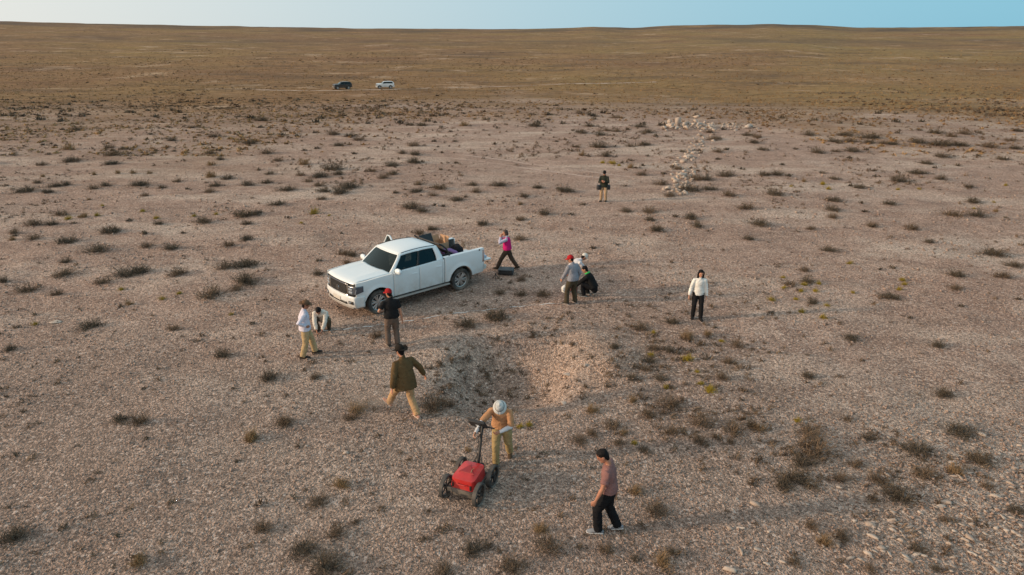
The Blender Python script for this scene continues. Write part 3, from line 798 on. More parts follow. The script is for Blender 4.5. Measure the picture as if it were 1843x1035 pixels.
# dry steppe
Q = np.stack([rng.uniform(-420, 2260, 76000), 66 + 215 * rng.random(76000) ** 1.15], 1)
Q = Q[Q[:, 1] > 84]
W = gp_many(Q); W = W[(W[:, 1] < 600)]
d = steppe_mask(W[:, 0], W[:, 1]) * (0.35 + 0.65 * sstep(-0.3, 0.3, fbm(W[:, 0] / 9.0, W[:, 1] / 14.0, 97, 4))) * (1 - 0.95 * sstep(170, 560, W[:, 1]))
W = W[rng.random(len(W)) < d]
S = (0.30 + 0.75 * rng.random(len(W)) ** 2) * (1 + sstep(130, 420, W[:, 1]) * 0.8)
tn = np.clip(0.5 + 0.75 * fbm(W[:, 0] / 30.0, W[:, 1] / 40.0, 98, 4) + rng.normal(0, 0.22, len(W)), 0, 1)
scatter_plants('steppe_grass', [cheap_tuft(740 + k, 9, 0.5, 0.085) for k in range(8)], W, S, S * rng.uniform(0.35, 0.65, len(W)), tn, M_STEPPE,
               'dry brown steppe grass and low scrub covering the far plain')

# darker scrub clumps breaking up the far steppe
Q = np.stack([rng.uniform(-420, 2260, 21000), 60 + 150 * rng.random(21000)], 1)
W = gp_many(Q); W = W[W[:, 1] < 1000]
d = sstep(0.0, 0.32, fbm(W[:, 0] / 40.0, W[:, 1] / 40.0, 99, 5)) * 0.8 + 0.05
W = W[(rng.random(len(W)) < d)]
S = (0.6 + 1.6 * rng.random(len(W)) ** 3) * (1 + sstep(200, 800, W[:, 1]) * 0.8)
scatter_plants('far_scrub', [cheap_tuft(760 + k, 13, 0.5, 0.055) for k in range(8)], W, S, S * rng.uniform(0.3, 0.5, len(W)), rng.random(len(W)), M_BROWN, 'dark scrub clumps sprinkled over the far steppe')

# ------------------------------------------------------------------ rocks that can be told apart
ROCKS = []
for k in range(16):
    v, f = rock_verts(13, 900 + k, 0.7)
    me = np_mesh('rock', v, f); me.materials.append(LIME)
    ROCKS.append(me)
def rock(name, p, sx, sy, sz, rz, k, parent=None, sink=0.35, tilt=(0, 0)):
    o = bpy.data.objects.new(name, ROCKS[k % len(ROCKS)]); COL.objects.link(o)
    if parent: o.parent = parent
    o.location = (p[0], p[1], p[2] + sz * (1 - 2 * sink)); o.rotation_euler = (tilt[0], tilt[1], rz); o.scale = (sx, sy, sz)
    return o
rr = random.Random(5)
# ruined wall: a leg running away from the viewer and a heap across its far end
wb = gp(1240, 300)
wall = empty('ruined_stone_wall', wb)
tag(wall, 'collapsed wall of pale limestone blocks with dry shrubs, on the far flat', 'stone wall')
pts = []
for k in range(170):
    t = rr.random(); px = lerp(1212, 1266, t) + 8 * math.sin(t * 9) + rr.gauss(0, 13); py = lerp(349, 232, t)
    pts.append((px, py + rr.gauss(0, 2.5), rr.uniform(0.07, 0.23) * (1.5 if rr.random() < 0.2 else 1)))
for k in range(130):
    px = rr.uniform(1196, 1330) if rr.random() < 0.85 else rr.uniform(1330, 1365)
    pts.append((px, 228 + rr.gauss(0, 4.5), rr.uniform(0.09, 0.32) * (1.25 if px < 1285 else 0.7)))
PG = gp_many([q[:2] for q in pts])
for k, (px, py, s) in enumerate(pts):
    g = Vector(PG[k]) - wb
    if k > 170: g.z += rr.random() ** 2 * 0.5 * math.exp(-((px - 1245) / 40) ** 2)
    rock('stone', g, s * rr.uniform(0.9, 1.5), s * rr.uniform(0.7, 1.1), s * rr.uniform(0.45, 0.85), rr.uniform(0, 6.28), k, wall, 0.38, (rr.gauss(0, .25), rr.gauss(0, .25)))
b = rock('stone', gp(1221, 228) - wb, 0.62, 0.5, 0.62, 0.4, 3, wall, 0.08); b['label'] = 'largest cream boulder at the head of the wall'
rock('stone', gp(1204, 226) - wb, 0.5, 0.4, 0.45, 1.4, 5, wall, 0.15)
rock('stone', gp(1235, 233) - wb, 0.5, 0.4, 0.35, 2.2, 7, wall, 0.2)
rock('stone', gp(1347, 231) - wb, 0.6, 0.4, 0.34, 0.2, 9, wall, 0.2)
# named single stones
def single(px, py, w, label, k, flat=0.5, rz=0.0):
    g = gp(px, py); depth = g.y * CP + (CAM_H - g.z) * SP; s = w * depth / F_PX / 2 * 0.8
    return tag(rock('limestone_rock', g, s, s * 0.75, s * flat, rz, k, None, 0.38), label, 'rock')
single(1022, 675, 30, 'broad cream limestone slab on the lit bank of the dug pit', 2, 0.32, 0.3)
single(1054, 658, 18, 'small cream slab just above the broad slab in the pit', 4, 0.4, 0.8)
single(1004, 684, 12, 'little stone at the left foot of the broad pit slab', 6, 0.5)
single(1016, 727, 26, 'flat tan stone on the near rim of the pit', 8, 0.3, 2.6)
single(1090, 777, 9, 'small bright white stone standing alone right of the operator', 1, 0.8)
single(1026, 579, 6, 'small white stone standing alone below the man in the grey shirt', 11, 0.8)
single(623, 816, 17, 'pale round stone on bare gravel left of the red cart', 10, 0.55)
single(552, 803, 12, 'smaller pale stone further left on the bare gravel', 12, 0.5)
single(100, 580, 34, 'long cream stone lying flat on the bare left flat', 0, 0.2, 0.25)
single(1366, 627, 12, 'flat pale stone lying right of the woman in the white blouse', 3, 0.35)
single(252, 857, 10, 'pale pebble-like rock alone in the left foreground', 5, 0.5)
single(140, 943, 14, 'pale flat rock in the lower left foreground', 6, 0.35, 0.4)
single(1840, 858, 26, 'cream boulder at the right edge of the photo', 7, 0.5)
single(1694, 913, 28, 'broad cream rock in the middle of the lower right rocks', 9, 0.4)
single(1565, 945, 30, 'long narrow cream rock slanting down to the right, lower right', 13, 0.35, -0.9)
single(1605, 810, 20, 'pale rock left of the dark shrub in the right foreground', 2, 0.45)
single(1718, 820, 26, 'flat pale rock between two dark shrubs in the right foreground', 4, 0.3)
single(1825, 843, 22, 'flat pale rock beside the boulder at the right edge', 8, 0.35)
# rocky patch lower right
n_r = 0
spots = []
while n_r < 260:
    px = 1850 - abs(rr.gauss(0, 230)); py = 1033 - abs(rr.gauss(0, 125))
    if px < 1250 or py < 690 or (px < 1500 and py < 840) or (px < 1700 and py < 770): continue
    if any(abs(px - a) < 9 and abs(py - b2) < 6 for a, b2 in spots): continue
    spots.append((px, py)); n_r += 1
SG = gp_many(spots)
for n_r, (px, py) in enumerate(spots):
    g = SG[n_r]
    s = rr.uniform(0.028, 0.070) * (1.5 if rr.random() < 0.10 else 1.0)
    corner = px > 1600 and py > 890
    where = (('at the bottom right corner of the photo' if px > 1740 else 'along the bottom edge, near the right corner') if py > 960 else
             ('at the right edge below the cream boulder' if px > 1760 else 'amid the lower right rocks') if corner else
             ('left of the lower right rocks' if px < 1600 else 'above the lower right rocks'))
    o = rock('limestone_rock', g, s * rr.uniform(1.0, 1.9), s * rr.uniform(0.6, 0.9), s * rr.uniform(0.35, 0.7), rr.gauss(-0.5, 0.5), n_r, None, 0.36, (rr.gauss(0, .15), rr.gauss(0, .15)))
    tag(o, ('larger ' if s > 0.075 else '') + 'pale angular limestone rock ' + where, 'rock', 'pale limestone rocks ' + where)
# ------------------------------------------------------------------ people
def fuse(mb, name, mat, parent, voxel, smooth_it=4, decimate=0.0, wrinkle=0.0, wfreq=14.0, seed=0, droop=0.0):
    """one continuous surface from overlapping closed shapes"""
    me = mb.mesh('tmp'); ob = bpy.data.objects.new('tmp', me); COL.objects.link(ob)
    r = ob.modifiers.new('r', 'REMESH'); r.mode = 'VOXEL'; r.voxel_size = voxel; r.adaptivity = 0
    if smooth_it:
        s = ob.modifiers.new('s', 'SMOOTH'); s.iterations = smooth_it; s.factor = 0.5
    if decimate:
        d = ob.modifiers.new('d', 'DECIMATE'); d.ratio = decimate
    dg = bpy.context.evaluated_depsgraph_get(); dg.update()
    out = bpy.data.meshes.new_from_object(ob.evaluated_get(dg))
    bpy.data.objects.remove(ob, do_unlink=True); bpy.data.meshes.remove(me)
    out.name = name
    if wrinkle:
        n = len(out.vertices)
        co = np.empty(n * 3); out.vertices.foreach_get('co', co); co = co.reshape(-1, 3)
        nr = np.empty(n * 3); out.vertices.foreach_get('normal', nr); nr = nr.reshape(-1, 3)
        q = co * np.array([0.8, 0.8, 1.25]) * wfreq
        q2 = q + 2.2 * np.stack([noise3(co * 6, seed), noise3(co * 6, seed + 1), noise3(co * 6, seed + 2)], 1)
        rdg = 1 - 2.4 * np.abs(noise3(q2, seed + 3)) ** 0.8
        rdg2 = 1 - 2.4 * np.abs(noise3(q2 * 1.9 + 5, seed + 4)) ** 0.8
        d = wrinkle * (0.55 * rdg + 0.40 * rdg2)
        co = co + nr * d[:, None]
        out.vertices.foreach_set('co', co.ravel()); out.update()
    out.materials.clear()
    return link_mesh(name, out, mat, parent, smooth=180)

def ik(a, b, l1, l2, hint):
    d = b - a; L = min(d.length, (l1 + l2) * 0.995); d = d.normalized()
    b = a + d * L
    x = (l1 * l1 - l2 * l2 + L * L) / (2 * L); y = math.sqrt(max(l1 * l1 - x * x, 0))
    h = hint - d * hint.dot(d)
    h = h.normalized() if h.length > 1e-5 else d.orthogonal().normalized()
    return a + d * x + h * y, b

SKIN = {'tan': simple('skin', (0.50, 0.235, 0.145), 0.55, var=0.08, scale=20), 'dark': simple('skin_tanned', (0.40, 0.175, 0.105), 0.55, var=0.08, scale=20)}
HAIR_K = simple('hair_black', (0.010, 0.008, 0.008), 0.7, var=0.2, scale=40, bump=0.004, spec=0.15)
HAIR_B = simple('hair_brown', (0.060, 0.032, 0.020), 0.5, var=0.25, scale=40, bump=0.004)
EYE = simple('eye_dark', (0.03, 0.022, 0.02), 0.25)
LIPS = simple('lips', (0.36, 0.12, 0.09), 0.5)

def person(label, px, py, th, h, feet, hands, lean=(3, 4), side=0, hip=None, head=(0, 0), skin='tan', hair=HAIR_K, hair_style='short',
           hat=None, shirt=None, sleeve='long', hem=0.0, trousers=(0.1, 0.1, 0.1), tight=1.0, shoes=(0.05, 0.05, 0.05), sole=(0.5, 0.5, 0.5), vest=None,
           elbows=None, knees=None, hair_len=0.0, bulk=1.0, fat=1.0, curl=0.6, cuffs=None, seed=1, scarf=None, loose=1.0, collar=True, twist=0):
    """feet/hands: (right, left); a foot is (x, y, lift, yaw, pitch), a hand (x, y, z), in metres, x to the right, y forward"""
    g = gp(px, py); th = R(th)
    root = empty('person', g, th); tag(root, label, 'person')
    k = h / 1.75
    Rz = Matrix.Rotation(th, 3, 'Z')
    def ground(x, y):
        w = Rz @ Vector((x, y, 0)); return tz(g.x + w.x, g.y + w.y) - g.z
    hipz = (0.515 * h * 0.985) if hip is None else hip[2]
    P = Vector((0 if hip is None else hip[0], 0 if hip is None else hip[1], hipz))
    def tilt(fwd):
        M = Matrix.Rotation(R(side), 3, 'Y') @ Matrix.Rotation(-R(fwd), 3, 'X'); return M
    M0, M1 = tilt(lean[0]), tilt(lean[1])
    u0, u1 = M0 @ Vector((0, 0, 1)), M1 @ Vector((0, 0, 1))
    waist = P + u0 * 0.09 * h
    chest = waist + (u0 + u1).normalized() * 0.11 * h
    sh = chest + u1 * 0.085 * h
    nb = sh + u1 * 0.028 * h
    xh = Vector((1, 0, 0)); xs = (M1 @ Matrix.Rotation(R(twist), 3, 'Z')) @ Vector((1, 0, 0))
    # head
    HM = Matrix.Rotation(R(head[0]), 3, 'Z') @ Matrix.Rotation(R(head[1]), 3, 'X')
    hu = HM @ Vector((0, 0, 1)); hf = HM @ Vector((0, 1, 0))
    hh = 0.132 * h
    nt = nb + (u1 * 0.5 + hu * 0.5).normalized() * 0.035 * h + hf * 0.006 * h
    hc = nt + hu * hh * 0.48 + hf * hh * 0.08
    def HP(x, y, z): return hc + (HM @ Vector((x, y, z))) * hh
    def hloft(mb, secs, n=16):
        mb.tube([(HP(0, yo, z), rx * hh, ry * hh) for z, yo, rx, ry in secs], HM @ Vector((1, 0, 0)), n)
    # limbs
    arms = []; legs = []
    for i, sg in ((0, 1), (1, -1)):
        S_ = sh + xs * sg * 0.101 * h * (0.5 + 0.5 * bulk) - u1 * 0.016 * h
        H_ = Vector(hands[i]) if hands[i] is not None else S_ + Vector((sg * 0.05, 0.04, -0.32 * h))
        eh = Vector(elbows[i]) if elbows and elbows[i] else Vector((sg * 0.35, -1, -0.2))
        E, Wp = ik(S_, H_, 0.178 * h, 0.152 * h, eh)
        arms.append((S_, E, Wp, sg))
        J = P + xh * sg * 0.052 * h
        fx, fy, fl, fyaw, fp = feet[i]
        A = Vector((fx, fy, ground(fx, fy) + fl + 0.075 * k))
        kh = Vector(knees[i]) if knees and knees[i] else Vector((sg * 0.12, 1, 0.1))
        K, A = ik(J, A, 0.240 * h, 0.238 * h, kh)
        legs.append((J, K, A, sg, fyaw, fp))
    # ---- body: one skin surface
    b = MB()
    b.tube([(P - u0 * 0.045 * h, .11 * k, .09 * k), (P, .155 * k * bulk, .105 * k * fat), (waist, .135 * k * bulk, .095 * k * fat), (chest, .155 * k * bulk, .105 * k),
            (chest.lerp(sh, .7), .145 * k * bulk, .080 * k), (sh + u1 * 0.004 * h, .085 * k, .054 * k), (nb, .056 * k, .054 * k)], xs, 18)
    b.tube([(sh, .06 * k, .055 * k), (nb, .054 * k, .054 * k), (nt, .052 * k, .054 * k), (hc - hu * hh * 0.25, .05 * k, .055 * k)], xs, 12)
    hloft(b, [(-.47, .20, .14, .12), (-.40, .15, .21, .24), (-.24, .07, .28, .36), (-.05, .02, .325, .42), (.14, 0, .345, .44), (.30, -.02, .32, .41), (.42, -.03, .23, .30), (.48, -.03, .10, .13)])
    b.tube([(HP(0, .40, .06), .035 * hh, .05 * hh), (HP(0, .47, -.06), .05 * hh, .06 * hh), (HP(0, .48, -.13), .065 * hh, .055 * hh), (HP(0, .42, -.15), .06 * hh, .03 * hh)], HM @ Vector((1, 0, 0)), 8)
    b.tube([(HP(-.17, .37, .10), .05 * hh, .05 * hh), (HP(0, .42, .10), .05 * hh, .05 * hh), (HP(.17, .37, .10), .05 * hh, .05 * hh)], (0, 0, 1), 8)
    b.ball(HP(0, .30, -.38), .12 * hh, 10, 6)
    for sg in (-1, 1): b.ball(HP(sg * .345, -.03, -.03), (.05 * hh, .10 * hh, .15 * hh), 8, 6, HM)
    for S_, E, Wp, sg in arms:
        b.tube([(S_ - xs * sg * .03, .040 * k, .040 * k), (S_, .044 * k, .044 * k), (S_.lerp(E, .35), .046 * k, .047 * k), (E, .040 * k, .040 * k), (E.lerp(Wp, .3), .042 * k, .042 * k), (Wp, .027 * k, .024 * k)], xs, 10)
        # hand: palm, four bent fingers, thumb from the side of the palm
        d = (Wp - E).normalized()
        inner = (xs * -sg); inner = (inner - d * inner.dot(d)); inner = inner.normalized() if inner.length > 1e-4 else d.orthogonal().normalized()
        wid = d.cross(inner).normalized()                    # across the knuckles
        if wid.dot(Vector((0, 1, 0.2))) < 0: wid = -wid      # thumb side forward
        c0 = Wp + d * 0.05 * k
        b.tube([(Wp - d * .01, .026 * k, .022 * k), (Wp + d * .025 * k, .034 * k, .017 * k), (Wp + d * .085 * k, .040 * k, .015 * k)], wid, 10)
        kn = Wp + d * 0.092 * k
        for q, (off, ln) in enumerate(((.031, .068), (.011, .078), (-.010, .073), (-.030, .056))):
            p0 = kn + wid * off * k - d * .012; dd = d.copy(); pts = [(p0, .0095 * k, .0095 * k)]
            for seg, a in ((.42, curl * .5), (.33, curl * .7), (.25, curl * .5)):
                dd = (dd * math.cos(a) + inner * math.sin(a)).normalized(); inner2 = inner
                p0 = p0 + dd * ln * seg * k * 1.1; pts.append((p0, (.009 - .0012 * len(pts) * .6) * k, (.009 - .0012 * len(pts) * .6) * k))
            b.tube(pts, wid, 8)
        t0 = Wp + d * .03 * k + wid * .026 * k; td = (d * .75 + wid * .6 + inner * .25).normalized()
        b.tube([(t0, .013 * k, .012 * k), (t0 + td * .035 * k, .011 * k, .011 * k), (t0 + td * .035 * k + (td * .5 + d).normalized() * .03 * k, .009 * k, .009 * k)], inner, 8)
    for J, K, A, sg, fyaw, fp in legs:
        b.tube([(J + Vector((0, 0, .03)), .075 * k, .08 * k), (J.lerp(K, .35), .078 * k, .08 * k), (K, .052 * k, .054 * k), (K.lerp(A, .3), .052 * k, .056 * k), (A, .034 * k, .036 * k)], xh, 12)
        FM = Matrix.Rotation(R(-fyaw), 3, 'Z') @ Matrix.Rotation(R(fp), 3, 'X')
        b.tube([(A + FM @ Vector((0, -.04, -.03)) * k, .03 * k, .03 * k), (A + FM @ Vector((0, .06, -.045)) * k, .036 * k, .024 * k), (A + FM @ Vector((0, .14, -.055)) * k, .036 * k, .016 * k)], FM @ Vector((1, 0, 0)), 10)
    body = fuse(b, 'body', SKIN[skin], root, 0.0085, 2, decimate=0.17)
    for sg in (-1, 1):
        MB().ball(HP(sg * .14, .395, .03), (.045 * hh, .035 * hh, .028 * hh), 8, 6, HM).build('eye', EYE, body)
    MB().ball(HP(0, .40, -.24), (.10 * hh, .035 * hh, .022 * hh), 8, 6, HM).build('mouth', LIPS, body)
    # ---- trousers
    t = MB(); L = .016 * k
    wz = waist.lerp(P, 0.15)
    t.tube([(P - u0 * 0.05 * h, .11 * k + L, .10 * k + L), (P - u0 * .01 * h, .160 * k * bulk + L, .112 * k * fat + L), (wz, .138 * k * bulk + L, .10 * k * fat + L)], xh, 18)
    lw = 1 + (tight - 1) * .62
    for J, K, A, sg, fyaw, fp in legs:
        t.tube([(J + Vector((0, 0, .02)), .084 * k + L, .090 * k + L), (J.lerp(K, .4), .082 * k * lw + L * .8, .086 * k * lw + L * .8), (K, .060 * k * lw + L, .064 * k * lw + L),
                (K.lerp(A, .45), .056 * k * lw + L, .062 * k * lw + L), (A + (A - K).normalized() * .02, .050 * k * lw + L, .056 * k * lw + L)], xh, 14, cap=False)
    fuse(t, 'trousers', cloth(trousers), root, 0.0155, 2, wrinkle=0.012 * k, seed=seed + 11)
    # ---- shirt
    if shirt is not None:
        s = MB(); L = .024 * k * loose
        low = P + u0 * (0.02 - hem) * h
        fl = 0.12 * hem * 10
        s.tube([(low, (.166 + .10 * hem) * k * bulk + L * 1.9, (.118 + .14 * hem) * k * fat + L * 1.9), (P.lerp(waist, .45), .160 * k * bulk + L * 1.9, .114 * k * fat + L * 1.9), (waist.lerp(chest, .05), .148 * k * bulk + L * 1.6, .108 * k * fat + L * 1.6), (waist.lerp(chest, .4), .150 * k * bulk + L, .108 * k * fat + L), (chest, .160 * k * bulk + L, .112 * k + L),
                (chest.lerp(sh, .7), .152 * k * bulk + L, .088 * k + L), (sh + u1 * 0.012 * h, .100 * k + L * .5, .062 * k + L * .5), (nb - u1 * .006 * h, .062 * k, .060 * k)], xs, 20, cap=False)
        if collar:
            s.tube([(nb - u1 * .012 * h, .074 * k, .072 * k), (nb + u1 * .008 * h, .066 * k, .064 * k)], xs, 14)
        if hem > 0.05:
            for J, K, A, sg, fyaw, fp in legs:
                s.tube([(J + Vector((0, 0, .02)), .105 * k + L, .11 * k + L), (J.lerp(K, min(.9, hem * 4.0)), .094 * k + L, .10 * k + L)], xh, 14, cap=False)
        for i, (S_, E, Wp, sg) in enumerate(arms):
            if sleeve == 'none': break
            pts = [(S_ - xs * sg * .05 - u1 * .012, .052 * k + L * .6, .052 * k + L * .6), (S_ - u1 * .006, .056 * k + L * .5, .054 * k + L * .6), (S_.lerp(E, .45), .052 * k + L * .7, .052 * k + L * .7)]
            if sleeve == 'long': pts += [(E, .047 * k + L * .7, .047 * k + L * .7), (E.lerp(Wp, .5), .045 * k + L * .6, .045 * k + L * .6), (E.lerp(Wp, .93), .034 * k + L * .6, .034 * k + L * .6)]
            elif sleeve == 'elbow': pts += [(E, .050 * k + L * .7, .050 * k + L * .7)]
            else: pts += [(S_.lerp(E, .68), .056 * k + L, .056 * k + L)]
            s.tube(pts, xs, 12, cap=False)
        fuse(s, 'shirt' if hem < 0.05 else 'jacket', cloth(shirt), root, 0.0155, 2, wrinkle=0.012 * k, seed=seed)
    if vest is not None:
        s = MB(); L = .040 * k
        s.tube([(P + u0 * .012 * h, .170 * k * bulk + L * 1.55, .120 * k + L * 1.55), (waist, .150 * k * bulk + L * 1.45, .110 * k + L * 1.45), (chest, .162 * k * bulk + L, .114 * k + L), (chest.lerp(sh, .75), .150 * k * bulk + L, .092 * k + L), (sh + u1 * .018 * h, .095 * k + L * .6, .072 * k + L * .6)], xs, 18, cap=False)
        fuse(s, 'vest', cloth(vest), root, 0.0155, 3, wrinkle=0.008, seed=seed + 3)
    if cuffs is not None:
        for i, (S_, E, Wp, sg) in enumerate(arms):
            c = MB().tube([(E.lerp(Wp, .08), .052 * k, .052 * k), (E.lerp(Wp, .5), .047 * k, .047 * k), (E.lerp(Wp, .96), .034 * k, .034 * k)], xs, 12)
            fuse(c, 'arm_sleeve', cloth(cuffs), root, 0.011, 2, wrinkle=0.005, seed=seed + 5)
    if scarf is not None:
        MB().tube([(nb + u1 * .012 * h + (xs * math.sin(a) + (u1.cross(xs)) * math.cos(a)) * .078 * k, .030 * k, .024 * k) for a in lin(0, 2 * PI, 19)], u1, 8, cap=False).build('scarf', simple('scarf_cloth', scarf, .8), root, smooth=180)
    # ---- shoes
    for J, K, A, sg, fyaw, fp in legs:
        FM = Matrix.Rotation(R(-fyaw), 3, 'Z') @ Matrix.Rotation(R(fp), 3, 'X')
        def fpnt(x, y, z): return A + FM @ Vector((x, y, z)) * k
        o = MB().tube([(fpnt(0, -.075, -.035), .036 * k, .034 * k), (fpnt(0, -.03, -.02), .044 * k, .050 * k), (fpnt(0, .05, -.028), .048 * k, .044 * k), (fpnt(0, .13, -.042), .052 * k, .030 * k), (fpnt(0, .185, -.05), .042 * k, .022 * k)], FM @ Vector((1, 0, 0)), 12).tube(
            [(A + (K - A).normalized() * -.02, .044 * k, .046 * k), (A + (K - A).normalized() * .03, .042 * k, .044 * k)], xh, 10)
        so = fuse(o, 'shoe', cloth(shoes), root, 0.0115, 2)
        MB().tube([(fpnt(0, -.085, -.066), .040 * k, .012 * k), (fpnt(0, .03, -.066), .046 * k, .011 * k), (fpnt(0, .13, -.066), .054 * k, .011 * k), (fpnt(0, .20, -.064), .040 * k, .010 * k)], FM @ Vector((1, 0, 0)), 14).build('sole', cloth(sole), so)
    # ---- hair and hat
    hr = MB()
    if hair_style != 'none':
        hloft(hr, [(-.30, -.20, .24, .20), (-.12, -.17, .335, .29), (.08, -.13, .37, .34)] + ([(.16, -.13, .34, .30)] if hat else [(.22, -.035, .375, .455), (.36, -.03, .335, .43), (.48, -.03, .22, .28), (.53, -.03, .08, .10)]))
        if hair_len:
            hr.tube([(HP(0, -.20, .2), .33 * hh, .25 * hh), (HP(-.05, -.30, -.25), .36 * hh, .22 * hh), (HP(-.12, -.32, -.25 - hair_len * .5), .36 * hh, .17 * hh), (HP(-.16, -.30, -.25 - hair_len), .24 * hh, .10 * hh)], HM @ Vector((1, 0, 0)), 14)
            for sg in (-1, 1):
                hr.tube([(HP(sg * .30, .10, .25), .10 * hh, .16 * hh), (HP(sg * .37, .06, -.1), .08 * hh, .15 * hh), (HP(sg * .36, .02, -.25 - hair_len * .6), .09 * hh, .14 * hh)], HM @ Vector((0, 1, 0)), 10)
        fuse(hr, 'hair', hair, root, 0.010, 2, wrinkle=0.006, wfreq=40, seed=seed)
    if hat:
        kind, hcol = hat[0], hat[1]
        hm = MB(); xa = HM @ Vector((1, 0, 0))
        if kind == 'cap':
            hloft(hm, [(.10, -.03, .385, .48), (.26, -.03, .385, .475), (.42, -.04, .335, .41), (.54, -.05, .22, .27), (.585, -.05, .06, .08)], 18)
            o = fuse(hm, 'cap', cloth(hcol), root, 0.010, 2, wrinkle=0.002)
            def vis(u, w):
                a = u * 1.0; r0 = .44 + w * (.46 - .22 * u * u)
                return HP(.40 * math.sin(a) * (1 + .1 * w), (-.03 + r0) * math.cos(a * .9), .145 - .05 * w - .06 * u * u)
            MB().grid(vis, lin(-1, 1, 11), lin(0, 1, 5)).build('visor', cloth(hat[2] if len(hat) > 2 else hcol), o, solid=0.006)
        else:
            br, cz, drop = {'wide': (.74, .48, .02), 'bucket': (.60, .46, .26)}[kind]
            hloft(hm, [(.10, -.03, .395, .485), (.28, -.03, .38, .465), (.44, -.03, .34, .42), (cz + .06, -.03, .29, .33), (cz + .10, -.03, .14, .16)], 18)
            o = fuse(hm, 'hat', cloth(hcol), root, 0.010, 3, wrinkle=0.003, seed=seed)
            def brim(u, w):
                a = u * 2 * PI; rr_ = lerp(.36, br, w)
                curl_ = (.16 if kind == 'wide' else .02) * (math.sin(a) ** 2) * w * w
                wav = .03 * math.sin(3 * a + seed) * w
                return HP(rr_ * math.sin(a), -.03 + rr_ * 1.12 * math.cos(a), .14 - drop * w + curl_ - (.10 * w * w * math.cos(a) ** 2 if kind == 'wide' else 0) + wav)
            MB().grid(brim, lin(0, 1, 33), lin(0, 1, 6)).build('brim', cloth(hcol), o, solid=0.006)
            MB().tube([(HP(.40 * math.sin(a), -.03 + .49 * math.cos(a), .17), .012 * hh * 2, .03 * hh) for a in lin(0, 2 * PI, 25)], (0, 0, 1), 8, cap=False).build('hat_band', cloth(hat[2] if len(hat) > 2 else (0.03, 0.025, 0.02)), o)
    return root

W_SHIRT = (0.62, 0.60, 0.66)
P_MAN_HAT = person('man in brown wide-brimmed hat, pale lilac shirt and sand trousers, hand on hip', 549, 642, -68, 1.68,
    feet=((0.10, -0.06, 0, 12, 0), (-0.12, 0.30, 0, 0, 0)), hands=((0.20, 0.10, 0.98), (-0.22, 0.16, 0.86)), elbows=((0.5, -1, 0), (-0.6, -1, 0)),
    lean=(1, 4), hip=(0, 0.08, 0.86), head=(-6, -14), skin='dark', hat=('wide', (0.150, 0.085, 0.050), (0.06, 0.035, 0.02)), shirt=(0.66, 0.62, 0.70), hem=0.045, trousers=(0.47, 0.33, 0.175),
    shoes=(0.035, 0.03, 0.028), sole=(0.10, 0.07, 0.05), tight=1.18, seed=3)
person('crouching man in white shirt with black hair, holding the tape end', 581, 594, 184, 1.70,
    feet=((0.13, 0.03, 0, 10, 0), (-0.17, -0.10, 0, -8, 0)), hands=((0.07, 0.50, 0.10), (-0.08, 0.46, 0.16)), elbows=((0.9, -0.3, 0.4), (-0.9, -0.3, 0.4)),
    lean=(38, 52), hip=(0, -0.20, 0.30), head=(0, -48), skin='dark', knees=((0.30, 1, 0.9), (-0.30, 1, 0.9)), shirt=(0.66, 0.60, 0.52), trousers=(0.115, 0.095, 0.062), shoes=(0.05, 0.04, 0.03), sole=(0.2, 0.16, 0.12), seed=5, curl=1.0)
person('man in red cap, black T-shirt and grey-brown trousers seen from behind', 708, 622, 22, 1.76,
    feet=((0.13, 0.0, 0, 10, 0), (-0.13, 0.03, 0, -6, 0)), hands=((0.30, -0.02, 0.79), (-0.24, 0.24, 1.02)), elbows=((0.5, -1, 0), (-0.7, -0.8, -0.2)),
    lean=(0, 5), head=(30, -12), hat=('cap', (0.36, 0.020, 0.022)), shirt=(0.016, 0.015, 0.016), sleeve='short', hem=0.02, trousers=(0.150, 0.105, 0.082), tight=1.22, shoes=(0.03, 0.026, 0.024), sole=(0.35, 0.3, 0.26), bulk=1.06, seed=7)
person('man in olive jacket, dark brimmed hat and khaki trousers striding away', 738, 749, 42, 1.84,
    feet=((0.10, -0.16, 0, 6, 0), (-0.14, 0.66, 0.08, -10, 24)), hands=((0.56, 0.16, 0.84), (-0.36, 0.12, 0.80)), elbows=((0.7, -1, 0), (-0.7, -1, 0)),
    lean=(8, 14), hip=(0, 0.12, 0.86), side=3, head=(14, -14), hat=('wide', (0.022, 0.017, 0.013), (0.012, 0.01, 0.009)), shirt=(0.118, 0.072, 0.032), hem=0.105, trousers=(0.46, 0.285, 0.150), tight=1.10,
    shoes=(0.46, 0.25, 0.18), sole=(0.62, 0.52, 0.44), bulk=1.2, fat=1.15, loose=1.25, seed=9)
OPER = person('cart operator in pale bucket hat, tan shirt and khaki trousers, head bowed', 903, 832, 172, 1.72,
    feet=((0.10, 0.12, 0, 4, 0), (-0.13, -0.30, 0.03, -8, -22)), hands=((0.44, 0.52, 1.00), (-0.02, 0.34, 0.94)), elbows=((1.0, -0.5, 0.3), (-1.0, -0.5, -0.3)),
    lean=(12, 30), hip=(0, -0.06, 0.855), head=(4, -42), hat=('bucket', (0.50, 0.50, 0.48), (0.07, 0.07, 0.07)), shirt=(0.47, 0.245, 0.125), sleeve='elbow', cuffs=(0.60, 0.60, 0.62), hem=0.02, trousers=(0.36, 0.255, 0.120), tight=1.2,
    shoes=(0.10, 0.062, 0.035), sole=(0.16, 0.11, 0.08), seed=13, bulk=1.08, curl=1.3)
